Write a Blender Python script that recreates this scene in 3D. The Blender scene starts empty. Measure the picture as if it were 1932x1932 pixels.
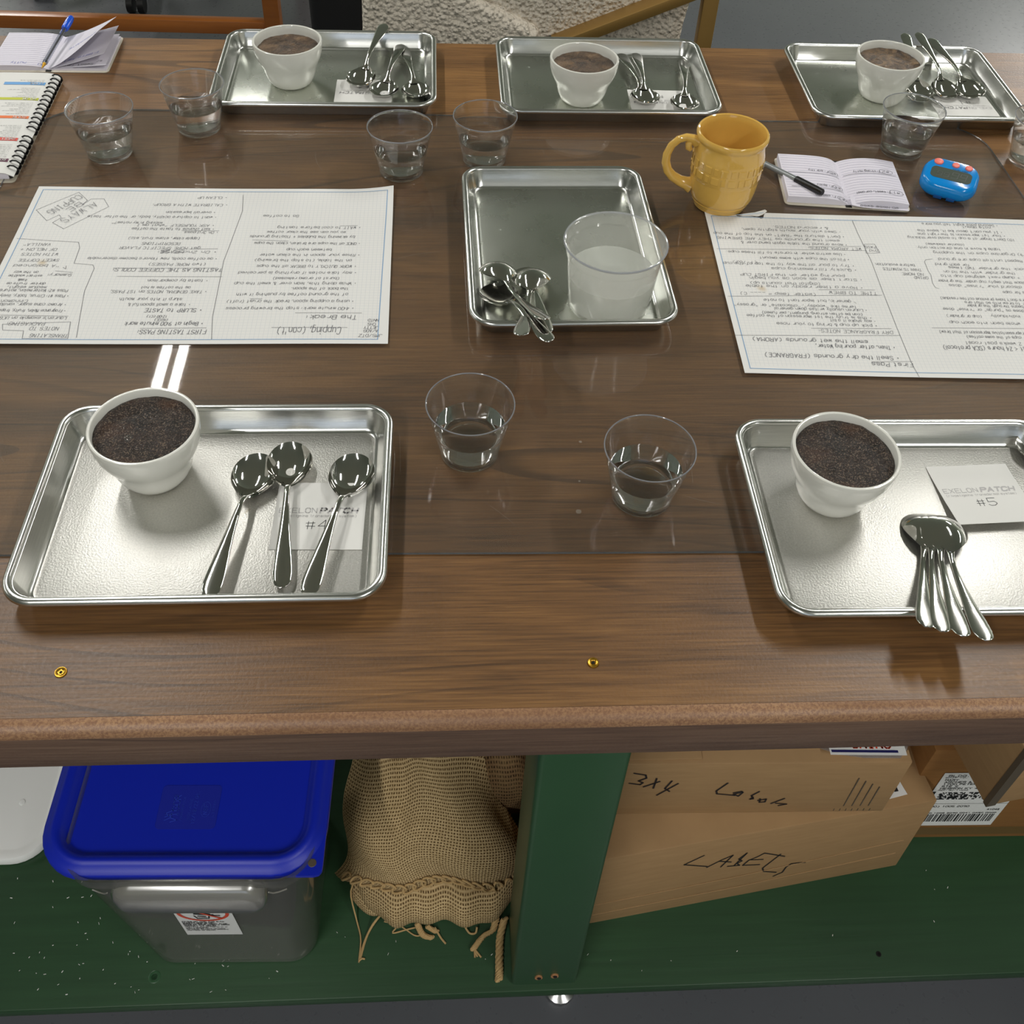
import bpy, bmesh, math, random
from mathutils import Vector, Matrix, noise
random.seed(7)
PI = math.pi
C = bpy.context.scene.collection
S = bpy.context.scene
T = 0.9            # height of the table top above the floor (m)

# ------------------------------------------------------------ camera
cd = bpy.data.cameras.new('camera'); cam = bpy.data.objects.new('camera', cd); C.objects.link(cam)
cd.sensor_width = 36.0; cd.lens = 36.0 * 1991.37 / 1932.0
cd.shift_y = -0.1104; cd.shift_x = -0.0004; cd.clip_start = 0.02
_p, _y, _r = 0.768443, 0.085303, 0.056109
f = Vector((math.sin(_y)*math.cos(_p), math.cos(_y)*math.cos(_p), -math.sin(_p)))
r = Vector((math.cos(_y), -math.sin(_y), 0)); u = r.cross(f)
r2 = r*math.cos(_r) + u*math.sin(_r); u2 = -r*math.sin(_r) + u*math.cos(_r)
cam.matrix_world = Matrix(((r2.x, u2.x, -f.x, 0), (r2.y, u2.y, -f.y, 0), (r2.z, u2.z, -f.z, T+0.7881), (0, 0, 0, 1)))
S.camera = cam

# ------------------------------------------------------------ view, world, lights
S.view_settings.view_transform = 'Standard'; S.view_settings.look = 'None'
S.view_settings.exposure = 0.0; S.view_settings.gamma = 1.0; S.view_settings.use_curve_mapping = False
w = bpy.data.worlds.new('world'); S.world = w; w.use_nodes = True
w.node_tree.nodes['Background'].inputs[0].default_value = (0.75, 0.85, 1.0, 1)
w.node_tree.nodes['Background'].inputs[1].default_value = 1.6
def tube_light(x, y, power, length=2.44):
    # a ceiling fixture with two bare fluorescent tubes running away from the table
    for dx in (-0.034, 0.034):
        ld = bpy.data.lights.new('tube_light', 'AREA'); ld.shape = 'RECTANGLE'; ld.size = 0.036; ld.size_y = length
        ld.energy = power/2; ld.color = (1.0, 0.985, 0.945)
        o = bpy.data.objects.new('tube_light', ld); C.objects.link(o); o.location = (x+dx, y, T+2.2)
tube_light(-1.14, 2.02, 21, 1.22); tube_light(-1.14, 3.36, 14, 1.22); tube_light(1.62, 1.95, 29, 1.22)
for x in (-4.4, 5.3): tube_light(x, 2.35, 36)
for x in (-1.14, 1.80): tube_light(x, -2.0, 62)
for x in (-3.9, 4.6): tube_light(x, 6.9, 220)  # unseen pair added far off to brighten the ceiling and floor there

# ------------------------------------------------------------ materials
def lin(h):
    c = [int(h[i:i+2], 16)/255 for i in (0, 2, 4)]
    return tuple(v/12.92 if v <= .04045 else ((v+.055)/1.055)**2.4 for v in c) + (1,)
class N:
    def __init__(s, name):
        s.m = bpy.data.materials.new(name); s.m.use_nodes = True; s.t = s.m.node_tree; s.t.nodes.clear()
        s.out = s.n('ShaderNodeOutputMaterial')
    def n(s, k, **a):
        x = s.t.nodes.new(k)
        for q, v in a.items():
            if isinstance(v, (bpy.types.NodeSocket,)): s.t.links.new(v, x.inputs[q])
            elif q in x.bl_rna.properties and q not in ('inputs',) and not q[0].isupper(): setattr(x, q, v)
            else: x.inputs[q].default_value = v
        return x
    def l(s, a, b): s.t.links.new(a, b)
    def set(s, x, q, v):
        if isinstance(v, bpy.types.NodeSocket): s.t.links.new(v, x.inputs[q])
        else: x.inputs[q].default_value = v
    def coord(s, kind='Object', scale=(1, 1, 1)):
        t = s.n('ShaderNodeTexCoord'); m = s.n('ShaderNodeMapping'); m.inputs['Scale'].default_value = scale
        s.l(t.outputs[kind], m.inputs['Vector']); return m.outputs[0]
    def noise(s, vec, scale, detail=3, rough=.5, dist=0):
        x = s.n('ShaderNodeTexNoise'); s.l(vec, x.inputs['Vector'])
        x.inputs['Scale'].default_value = scale; x.inputs['Detail'].default_value = detail
        x.inputs['Roughness'].default_value = rough; x.inputs['Distortion'].default_value = dist
        return x.outputs[0]
    def ramp(s, fac, *stops):
        x = s.n('ShaderNodeValToRGB'); s.l(fac, x.inputs[0]); e = x.color_ramp.elements
        while len(e) < len(stops): e.new(.5)
        for i, (p, c) in enumerate(stops):
            e[i].position = p; e[i].color = lin(c) if isinstance(c, str) else (c, c, c, 1)
        return x.outputs[0]
    def math(s, op, a, b=0.0, c=None):
        x = s.n('ShaderNodeMath', operation=op); s.set(x, 0, a); s.set(x, 1, b)
        if c is not None: s.set(x, 2, c)
        return x.outputs[0]
    def mix(s, fac, a, b, mode='MIX'):
        x = s.n('ShaderNodeMix', data_type='RGBA', blend_type=mode)
        s.set(x, 0, fac)
        for i, v in ((6, a), (7, b)): s.set(x, i, lin(v) if isinstance(v, str) else v)
        return x.outputs[2]
    def bump(s, h, strength=.3, dist=.001):
        x = s.n('ShaderNodeBump'); s.l(h, x.inputs['Height']); x.inputs['Strength'].default_value = strength
        x.inputs['Distance'].default_value = dist; return x.outputs[0]
    def pbr(s, color, rough=.5, metal=0, normal=None, spec=.5, **kw):
        x = s.n('ShaderNodeBsdfPrincipled')
        s.set(x, 'Base Color', lin(color) if isinstance(color, str) else color)
        s.set(x, 'Roughness', rough); s.set(x, 'Metallic', metal); s.set(x, 'Specular IOR Level', spec)
        if normal is not None: s.l(normal, x.inputs['Normal'])
        for q, v in kw.items(): s.set(x, q.replace('_', ' '), v)
        s.l(x.outputs[0], s.out.inputs[0]); return s.m
def plain(name, color, rough=.5, metal=0, spec=.5, **kw): return N(name).pbr(color, rough, metal, None, spec, **kw)
def clear(name, tint, ior=1.45, rough=.02, haze=0.0, hazecol='FFFFFF', gain=1.0):
    # thin clear plastic: light passes straight through, with a fresnel sheen
    s = N(name); t = s.n('ShaderNodeBsdfTransparent'); t.inputs[0].default_value = lin(tint)
    g = s.n('ShaderNodeBsdfGlossy'); g.inputs['Roughness'].default_value = rough
    fr = s.n('ShaderNodeFresnel'); ge = s.n('ShaderNodeNewGeometry')
    s.l(s.math('POWER', ior, s.math('SUBTRACT', 1.0, s.math('MULTIPLY', ge.outputs['Backfacing'], 2.0))), fr.inputs[0])  # same sheen on both faces of the thin wall
    base = t.outputs[0]
    if haze:
        d = s.n('ShaderNodeBsdfDiffuse'); d.inputs[0].default_value = lin(hazecol)
        tr = s.n('ShaderNodeBsdfTranslucent'); tr.inputs[0].default_value = lin(hazecol)
        a = s.n('ShaderNodeMixShader'); a.inputs[0].default_value = .5; s.l(d.outputs[0], a.inputs[1]); s.l(tr.outputs[0], a.inputs[2])
        b = s.n('ShaderNodeMixShader'); b.inputs[0].default_value = haze; s.l(base, b.inputs[1]); s.l(a.outputs[0], b.inputs[2]); base = b.outputs[0]
    m = s.n('ShaderNodeMixShader'); s.l(s.math('MULTIPLY', fr.outputs[0], gain), m.inputs[0]); s.l(base, m.inputs[1]); s.l(g.outputs[0], m.inputs[2])
    s.l(m.outputs[0], s.out.inputs[0]); return s.m

def wood_material(name, dark, mid, light, rough=.38, zone=1.0):
    s = N(name); P = s.coord('Object', (1, 1, 1)); G = s.coord('Object', (1.1, 9, 9)); F = s.coord('Object', (11, 380, 380))
    big = s.noise(G, 1.3, 4, .6, .6); fine = s.noise(F, 1, 3, .6); big2 = s.noise(s.coord('Object', (.8, 3.2, 3.2)), 1.6, 3, .5, .5)
    tone = s.ramp(s.math('ADD', s.math('MULTIPLY', big, .55), s.math('MULTIPLY', fine, .45)), (.29, dark), (.5, mid), (.71, light))
    ring = s.math('FRACT', s.math('MULTIPLY', s.noise(s.coord('Object', (.75, 5.5, 5.5)), 1.0, 1, .4, .15), 15.0))
    line = s.ramp(ring, (0, 1.0), (.07, 1.0), (.14, 0.0), (1, 0.0))
    mask = s.ramp(big2, (.44, 0.0), (.54, 1.0))
    tone = s.mix(s.math('MULTIPLY', s.math('MULTIPLY', line, mask), .55), tone, dark)
    smoky = s.ramp(s.noise(s.coord('Object', (2.2, 11, 11)), 1.7, 4, .6, .8), (.62, 0.0), (.78, 1.0))
    tone = s.mix(s.math('MULTIPLY', smoky, .55), tone, dark)
    fl = s.ramp(s.noise(P, 900, 2, .6), (.70, 0.0), (.78, 1.0))
    tone = s.mix(s.math('MULTIPLY', fl, .05), tone, light)
    leather = s.noise(P, 330, 3, .6)
    nb = s.bump(s.math('ADD', s.math('MULTIPLY', leather, .7), s.math('MULTIPLY', fine, .5)), .35, .0006)
    return s.pbr(tone, s.math('ADD', s.math('MULTIPLY', leather, .2), rough-.1), 0, nb, .5)
M = {}
M['wood'] = wood_material('walnut_laminate', '38271A', '745230', '9A7142')
M['wood_face'] = wood_material('walnut_laminate_edge', '42312A', '654E40', '7E6553', .5)
def _edge():
    s = N('worn_edge'); P = s.coord(); n_ = s.noise(P, 420, 2, .7); b = s.noise(s.coord('Object', (3, 20, 20)), 2, 3)
    c = s.mix(s.ramp(n_, (.38, 0.0), (.62, 1.0)), '86624A', 'A8825F'); c = s.mix(s.ramp(b, (.4, 0.0), (.7, .5)), c, '6E4A30')
    return s.pbr(c, .45, 0, s.bump(n_, .4, .0006))
M['edge'] = _edge()
def _green():
    s = N('green_paint'); g = s.noise(s.coord('Object', (5, 120, 120)), 1, 3, .6); b = s.noise(s.coord('Object'), 3, 3)
    c = s.mix(g, '1C3A20', '2C5030'); c = s.mix(s.ramp(b, (.35, 0.0), (.7, .45)), c, '18341D')
    return s.pbr(c, .42, 0, s.bump(g, .25, .0006))
M['green'] = _green()
def _greenpost():
    s = N('green_paint_smooth'); b = s.noise(s.coord('Object'), 8, 3); t = s.noise(s.coord('Object'), 400, 2)
    return s.pbr(s.mix(b, '264A2E', '2E5435'), .38, 0, s.bump(t, .15, .0004))
M['green_post'] = _greenpost()
def _alu(name, c0, c1, rough, bumpd, spots, sc=900):
    s = N(name); P = s.coord(); n_ = s.noise(P, sc, 2, .7); b = s.noise(P, 14, 4, .6)
    col = s.mix(n_, c0, c1)
    sp = s.ramp(s.noise(P, 34, 4, .6, 1.0), (.66, 0.0), (.72, 1.0)); sp = s.math('MULTIPLY', sp, s.ramp(s.noise(P, 7, 2), (.5, 0.0), (.6, 1.0)))
    rg = s.math('ADD', s.math('MULTIPLY', b, .12), rough-.06)
    rg = s.math('ADD', rg, s.math('MULTIPLY', sp, spots))
    sm = s.ramp(s.noise(P, 55, 2, .5, .5), (.73, 0.0), (.76, 1.0))
    col = s.mix(s.math('MULTIPLY', sm, .35), col, 'A8987C')
    return s.pbr(col, rg, 1.0, s.bump(n_, bumpd, .0004))
M['alu_worn'] = _alu('worn_aluminium', 'BAB9B4', 'E2E0DA', .42, .8, .1, 520)
M['alu'] = _alu('smooth_aluminium', 'CED1C8', 'DADDD4', .28, .08, .30)
def _aluwall():
    s = N('drawn_aluminium'); n_ = s.noise(s.coord('Object', (30, 30, 900)), 1, 3, .6)
    return s.pbr(s.mix(n_, 'C6C7C4', 'E2E2DE'), .24, 1.0, s.bump(n_, .12, .0004))
M['alu_rim'] = _aluwall()
M['steel'] = plain('polished_steel', 'D8D6D2', .07, 1.0)
M['steel_dim'] = plain('etched_steel', '6B6B6B', .5, 1.0)
M['china'] = plain('white_china', 'D9D8D0', .12, 0, .5, Coat_Weight=.3, Coat_Roughness=.05)
def _coffee(name, d, m, l, swirl):
    s = N(name); P = s.coord(); v = s.n('ShaderNodeTexVoronoi', feature='DISTANCE_TO_EDGE'); s.l(P, v.inputs['Vector']); v.inputs['Scale'].default_value = 420
    v2 = s.n('ShaderNodeTexVoronoi'); s.l(P, v2.inputs['Vector']); v2.inputs['Scale'].default_value = 520
    big = s.noise(P, 28, 4, .6, swirl); sp = s.noise(P, 1500, 2, .8)
    c = s.ramp(s.math('ADD', s.math('MULTIPLY', big, .8), s.math('MULTIPLY', sp, .22)), (.40, d), (.54, m), (.68, l))
    fl = s.ramp(s.noise(P, 700, 1, .5), (.56, 0.0), (.64, 1.0)); c = s.mix(s.math('MULTIPLY', fl, .50), c, 'A08A74')
    pit = s.ramp(v2.outputs['Distance'], (.2, 1.0), (.45, 0.0)); c = s.mix(s.math('MULTIPLY', pit, .35), c, '120A06')
    h = s.math('ADD', s.math('MULTIPLY', v.outputs[0], .6), sp)
    return s.pbr(c, .32, 0, s.bump(h, .9, .0016))
M['crust_dark'] = _coffee('dark_coffee_crust', '140B07', '2C1C14', '4E3220', .6)
M['crust_mid'] = _coffee('brown_coffee_crust', '2C1E14', '664E38', '9C7F60', .8)
M['crust_swirl'] = _coffee('swirled_coffee_crust', '33241A', '745A3E', 'A08460', 3.0)
M['cup'] = clear('clear_cup_plastic', 'FBFBFC', 1.5, .03, .025, 'E8E8F0', gain=1.9)
def _water():
    s = N('water'); x = s.n('ShaderNodeBsdfPrincipled'); s.set(x, 'Base Color', (1, 1, 1, 1)); s.set(x, 'Roughness', 0.0); s.set(x, 'IOR', 1.33); s.set(x, 'Transmission Weight', 1.0)
    s.l(x.outputs[0], s.out.inputs[0]); return s.m
M['water'] = _water()
def _glass():
    s = N('moulded_clear_plastic'); x = s.n('ShaderNodeBsdfPrincipled'); s.set(x, 'Base Color', (1, 1, 1, 1)); s.set(x, 'Roughness', 0.0); s.set(x, 'IOR', 1.46); s.set(x, 'Transmission Weight', 1.0)
    t = s.n('ShaderNodeBsdfTransparent'); m = s.n('ShaderNodeMixShader'); m.inputs[0].default_value = .15; s.l(x.outputs[0], m.inputs[1]); s.l(t.outputs[0], m.inputs[2])
    s.l(m.outputs[0], s.out.inputs[0]); return s.m
M['moulded'] = _glass()
def _rinse():
    s = N('milky_rinse_water'); x = s.n('ShaderNodeBsdfPrincipled'); s.set(x, 'Base Color', (1, 1, 1, 1)); s.set(x, 'Roughness', 0.02); s.set(x, 'IOR', 1.33); s.set(x, 'Transmission Weight', 1.0)
    d = s.n('ShaderNodeBsdfDiffuse'); d.inputs[0].default_value = lin('F4F6F2'); t = s.n('ShaderNodeBsdfTransparent')
    m = s.n('ShaderNodeMixShader'); m.inputs[0].default_value = .45; s.l(x.outputs[0], m.inputs[1]); s.l(t.outputs[0], m.inputs[2])
    e = s.n('ShaderNodeBsdfTranslucent'); e.inputs[0].default_value = lin('F8FAF6'); h = s.n('ShaderNodeMixShader'); s.l(d.outputs[0], h.inputs[1]); s.l(e.outputs[0], h.inputs[2])
    q = s.n('ShaderNodeMixShader'); q.inputs[0].default_value = .42; s.l(m.outputs[0], q.inputs[1]); s.l(h.outputs[0], q.inputs[2])
    s.l(q.outputs[0], s.out.inputs[0]); return s.m
M['rinse'] = _rinse()
M['sheet_edge'] = clear('acrylic_sawn_edge', 'CCCED0', 1.49, .1, .30, '9A9EA4')
M['plexi'] = clear('clear_acrylic_sheet', 'F4F3F0', 1.49, .025, .045, 'D4D2D0')
def _mark():
    s = N('dried_drip'); t = s.n('ShaderNodeBsdfTransparent'); d = s.n('ShaderNodeBsdfDiffuse'); d.inputs[0].default_value = lin('C8C2B8')
    m = s.n('ShaderNodeMixShader'); m.inputs[0].default_value = .22; s.l(t.outputs[0], m.inputs[1]); s.l(d.outputs[0], m.inputs[2]); s.l(m.outputs[0], s.out.inputs[0]); return s.m
M['drip'] = _mark()
M['deli'] = clear('frosted_container_plastic', 'FAFAF8', 1.45, .10, .22, 'F6F6F2')
M['deli_water'] = clear('cloudy_rinse_water', 'FAFAF8', 1.33, .04, .42, 'F8F8F2')
M['tub'] = clear('smoky_clear_polycarbonate', 'E0E0DC', 1.5, .08, .17, 'C0C0BA')
M['tub_handle'] = clear('clear_ribbed_polycarbonate', 'E8E6E0', 1.7, .24, .42, 'E8E4DA', 3.5)
def _lid():
    s = N('blue_lid_plastic'); n_ = s.noise(s.coord(), 700, 2); return s.pbr('0F26B4', .42, 0, s.bump(n_, .12, .0004))
M['blue_lid'] = _lid(); M['blue_mark'] = plain('pale_blue_print', '2A44C4', .5); M['blue_panel'] = plain('matte_blue_panel', '0B1FA0', .6)
M['white_plastic'] = plain('white_plastic', 'F0F0EE', .4)
M['paper'] = plain('paper', 'DFDEDA', .8, 0, .2)
def _grid():
    s = N('graph_paper'); t = s.n('ShaderNodeTexCoord'); x = s.n('ShaderNodeSeparateXYZ'); s.l(t.outputs['Object'], x.inputs[0])
    def ln(o):
        a = s.math('ABSOLUTE', s.math('SUBTRACT', s.math('FRACT', s.math('MULTIPLY', o, 200.0)), .5)); return s.math('GREATER_THAN', a, .462)
    inx = s.math('MULTIPLY', s.math('GREATER_THAN', x.outputs[0], .0072), s.math('LESS_THAN', x.outputs[0], .4535))
    iny = s.math('MULTIPLY', s.math('LESS_THAN', x.outputs[1], -.0072), s.math('GREATER_THAN', x.outputs[1], -.3045))
    g = s.math('MULTIPLY', s.math('MAXIMUM', ln(x.outputs[0]), ln(x.outputs[1])), s.math('MULTIPLY', inx, iny))
    c = s.mix(s.math('MULTIPLY', g, .40), 'DFDEDB', 'B0B6BE')
    v = s.n('ShaderNodeVectorMath', operation='DISTANCE'); s.l(t.outputs['Object'], v.inputs[0]); v.inputs[1].default_value = (.047, -.163, 0)
    st = s.ramp(s.math('ADD', v.outputs['Value'], s.math('MULTIPLY', s.noise(t.outputs['Object'], 90), .008)), (.004, .55), (.012, 0.0))
    return s.pbr(s.mix(st, c, 'B89A5C'), .8, 0, None, .2)
M['graph_paper'] = _grid()
M['ink'] = plain('grey_black_ink', '5C5C62', .6); M['ink_dark'] = plain('dark_ink', '17171B', .6); M['ink_blue'] = plain('blue_ink', '5A68B0', .6)
M['border_blue'] = plain('blue_border_ink', '7FA3C8', .7); M['rule'] = plain('ruling_ink', 'A9A8BC', .7); M['print_grey'] = plain('pale_grey_print', 'B4B2B2', .7)
M['marker'] = plain('black_marker', '16161E', .5)
M['yellow'] = plain('yellow_glaze', 'DAAE56', .10, 0, .5, Coat_Weight=.4, Coat_Roughness=.03)
M['blue_plastic'] = plain('bright_blue_plastic', '0C86D4', .16); M['coral'] = plain('coral_rubber', 'F0786A', .4)
M['lcd'] = plain('lcd_glass', '4A5249', .14); M['lcd_dark'] = plain('lcd_segment', '343A34', .3); M['notch'] = plain('dark_blue_slot', '0A4C8C', .4)
M['black'] = plain('black_plastic', '0E0E0F', .4); M['black_matte'] = plain('matte_black', '08080A', .7)
M['pen_grey'] = plain('grey_pen_barrel', '8A8F90', .25, .3); M['pen_clear'] = clear('clear_pen_barrel', 'E4E6EA', 1.5, .04, .12, 'B0B4BC')
M['pen_blue'] = plain('blue_pen_cap', '1650C8', .2); M['brass'] = plain('brass', 'C99A3A', .3, 1.0)
M['cover'] = plain('cream_card_cover', 'CFC8B8', .6); M['spine_black'] = plain('black_spine_cloth', '14130F', .7); M['page_lilac'] = plain('notebook_page', 'DCD8E2', .8, 0, .2)
M['comb'] = plain('black_comb_plastic', '121214', .3)
for k, v in dict(blue='5F9BD2', lime='B9BE1E', orange='E0702E', red='D24A3C', plum='5E1A40').items(): M['bar_'+k] = plain(k+'_print', v, .6)
def _card(name, a, b):
    s = N(name); c = s.mix(s.noise(s.coord('Object', (6, 6, 40)), 3, 4, .6), a, b); return s.pbr(c, .7, 0, s.bump(s.noise(s.coord('Object', (4, 4, 60)), 4, 3), .2, .001), .3)
M['cardboard'] = _card('cardboard', '967652', 'AE8D64'); M['cardboard_dark'] = _card('brown_cardboard', '7E5730', '966B3C')
M['tape'] = plain('brown_tape', '6E5430', .3); M['dull_grey'] = plain('grey_brown', '5A5044', .5)
def _burlap():
    s = N('burlap'); t = s.n('ShaderNodeTexCoord'); x = s.n('ShaderNodeSeparateXYZ'); s.l(t.outputs['UV'], x.inputs[0])
    wob = s.noise(t.outputs['UV'], 40, 2)
    def th(o, ph, fq): return s.math('ABSOLUTE', s.math('SINE', s.math('ADD', s.math('MULTIPLY', o, PI*fq), s.math('MULTIPLY', wob, ph))))
    a, b = th(x.outputs[0], 1.6, 270), th(x.outputs[1], 1.2, 190)
    chk = s.math('SINE', s.math('MULTIPLY', x.outputs[0], PI*270)); chk2 = s.math('SINE', s.math('MULTIPLY', x.outputs[1], PI*190))
    wv = s.math('MAXIMUM', s.math('ADD', a, s.math('MULTIPLY', s.math('MULTIPLY', chk, chk2), .25)), b)
    c = s.ramp(wv, (.42, '3E2E1C'), (.70, '9A7E56'), (.98, 'CDB488'))
    c = s.mix(s.ramp(s.noise(t.outputs['UV'], 60, 4, .7), (.35, 0.0), (.75, .5)), c, '8E7650')
    return s.pbr(c, .95, 0, s.bump(wv, .8, .0012), .1)
M['burlap'] = _burlap(); M['jute'] = plain('jute_thread', 'B89A6C', .9, 0, .1)
def _boucle():
    s = N('cream_boucle'); P = s.coord(); v = s.n('ShaderNodeTexVoronoi', feature='SMOOTH_F1'); s.l(P, v.inputs['Vector']); v.inputs['Scale'].default_value = 120
    n_ = s.noise(P, 60, 3, .6); h = s.math('SUBTRACT', n_, v.outputs[0])
    return s.pbr(s.mix(n_, 'CABFAE', 'EEE6D8'), .95, 0, s.bump(h, 1.0, .010), .1)
M['boucle'] = _boucle(); M['brass_frame'] = plain('brushed_brass', 'A5834A', .45, .6)
def _owood():
    s = N('orange_wood'); g = s.noise(s.coord('Object', (3, 40, 40)), 1, 3, .6); return s.pbr(s.mix(g, '7A4316', 'A9662A'), .35)
M['orange_wood'] = _owood()
def _floor():
    s = N('sealed_concrete'); n_ = s.noise(s.coord(), 1.6, 4, .6); f_ = s.noise(s.coord(), 60, 3); sc = s.ramp(s.noise(s.coord('Object', (2, 40, 1)), 3, 3), (.70, 0.0), (.76, .25))
    c = s.mix(n_, '4F5155', '606266'); return s.pbr(s.mix(sc, c, '8C8C8C'), s.math('ADD', s.math('MULTIPLY', f_, .15), .22), 0, s.bump(f_, .05, .001), .5)
M['floor'] = _floor()
M['wall'] = plain('painted_wall', 'B4BAAE', .8); M['ceiling'] = plain('grey_ceiling', 'CAD1BE', .9); M['lbl'] = plain('white_label', 'E4E4E2', .5)
M['red_print'] = plain('red_print', 'D8492C', .5); M['navy_print'] = plain('navy_print', '1E1E5A', .5); M['film'] = clear('clear_film', 'F2F2F4', 1.5, .08, .25, 'E0E0E4', 1.5)
M['raw_wood'] = plain('raw_wood', 'A87850', .8); M['hole'] = plain('dark_hole', '0A0806', .9); M['zinc'] = plain('zinc', 'C0C0C0', .25, 1.0)

# ------------------------------------------------------------ geometry helpers
class G:
    def __init__(s): s.v = []; s.f = []
    def add(s, vs, fs):
        b = len(s.v); s.v += [tuple(p) for p in vs]; s.f += [tuple(i+b for i in q) for q in fs]; return s
    def box(s, x0, x1, y0, y1, z0, z1):
        return s.add([(x0,y0,z0),(x1,y0,z0),(x1,y1,z0),(x0,y1,z0),(x0,y0,z1),(x1,y0,z1),(x1,y1,z1),(x0,y1,z1)],
                     [(3,2,1,0),(4,5,6,7),(0,1,5,4),(1,2,6,5),(2,3,7,6),(3,0,4,7)])
    def hexa(s, p): return s.add(p, [(3,2,1,0),(4,5,6,7),(0,1,5,4),(1,2,6,5),(2,3,7,6),(3,0,4,7)])
    def loft(s, rings, cap0=True, cap1=True):
        n = len(rings[0]); vs = [p for q in rings for p in q]; fs = []
        for k in range(len(rings)-1):
            for i in range(n):
                j = (i+1) % n; fs.append((k*n+i, k*n+j, (k+1)*n+j, (k+1)*n+i))
        if cap0: fs.append(tuple(reversed(range(n))))
        if cap1: fs.append(tuple((len(rings)-1)*n+i for i in range(n)))
        return s.add(vs, fs)
    def lathe(s, prof, n=48, cx=0, cy=0, cap0=True, cap1=True):
        return s.loft([[(cx+r_*math.cos(2*PI*i/n), cy+r_*math.sin(2*PI*i/n), z) for i in range(n)] for r_, z in prof], cap0, cap1)
    def tube(s, pts, rad, n=8, cap=True, flat=1.0):
        pts = [Vector(p) for p in pts]; rings = []; up = None
        for k, p in enumerate(pts):
            d = (pts[min(k+1, len(pts)-1)] - pts[max(k-1, 0)]).normalized()
            if up is None: up = d.orthogonal().normalized()
            up = (up - d*up.dot(d)).normalized(); sd = d.cross(up)
            rr = rad[k] if isinstance(rad, (list, tuple)) else rad
            rings.append([tuple(p + up*(rr*math.cos(2*PI*i/n)) + sd*(rr*flat*math.sin(2*PI*i/n))) for i in range(n)])
        return s.loft(rings, cap, cap)
    def ribbon(s, pts, wd, z=None, side=None):
        # flat stroke lying in the local XY plane
        for a, b in zip(pts[:-1], pts[1:]):
            a = Vector(a); b = Vector(b); d = b-a
            if d.length < 1e-7: continue
            d.normalize(); e = Vector((-d.y, d.x, 0))*wd/2; x = d*wd*.35
            s.add([a-e-x, b-e+x, b+e+x, a+e-x], [(0,1,2,3)])
        return s
    def sheet(s, fn, nu, nv, close=False):
        vs = [fn(i/nu, j/nv) for j in range(nv+1) for i in range(nu+1)]
        return s.add(vs, [(j*(nu+1)+i, j*(nu+1)+i+1, (j+1)*(nu+1)+i+1, (j+1)*(nu+1)+i) for j in range(nv) for i in range(nu)])
def rrect(w_, d_, r_, z, n=6, cx=0, cy=0):
    r_ = max(min(r_, w_/2-1e-5, d_/2-1e-5), 1e-4); out = []
    for sx, sy, a0 in ((1, 1, 0), (-1, 1, PI/2), (-1, -1, PI), (1, -1, 1.5*PI)):
        for i in range(n+1):
            a = a0 + PI/2*i/n; out.append((cx+sx*(w_/2-r_)+r_*math.cos(a), cy+sy*(d_/2-r_)+r_*math.sin(a), z))
    return out
def mesh(name, g, bevel=0, seg=2, smooth=True, angle=40):
    m = bpy.data.meshes.new(name); m.from_pydata(g.v, [], g.f); m.update()
    if bevel:
        b = bmesh.new(); b.from_mesh(m); bmesh.ops.remove_doubles(b, verts=b.verts, dist=1e-6)
        bmesh.ops.bevel(b, geom=list(b.edges), offset=bevel, segments=seg, profile=.5, affect='EDGES'); b.to_mesh(m); b.free()
    if smooth:
        m.polygons.foreach_set('use_smooth', [True]*len(m.polygons)); m.set_sharp_from_angle(angle=math.radians(angle))
    return m
def obj(name, g, mat, parent=None, loc=None, rz=0, **kw):
    m = g if isinstance(g, bpy.types.Mesh) else mesh(name, g, **kw)
    if mat and not m.materials: m.materials.append(M[mat])
    o = bpy.data.objects.new(name, m); C.objects.link(o)
    if parent: o.parent = parent
    if loc: o.location = loc
    o.rotation_euler.z = rz
    return o
def thing(name, label, cat, loc=(0, 0, 0), rz=0, group=None):
    o = bpy.data.objects.new(name, None); C.objects.link(o); o.empty_display_size = .02
    o.location = loc; o.rotation_euler = (0, 0, rz); o['label'] = label; o['category'] = cat
    if group: o['group'] = group
    return o
def tag(o, label, cat, group=None):
    o['label'] = label; o['category'] = cat
    if group: o['group'] = group
    return o
def structure(name, g, mat, **kw):
    o = obj(name, g, mat, **kw); o['kind'] = 'structure'; return o
def copy_tree(o, parent=None):
    c = o.copy(); C.objects.link(c)
    if parent: c.parent = parent
    for ch in list(o.children): copy_tree(ch, c)
    return c
def stuff(o): o['kind'] = 'stuff'; return o

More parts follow.
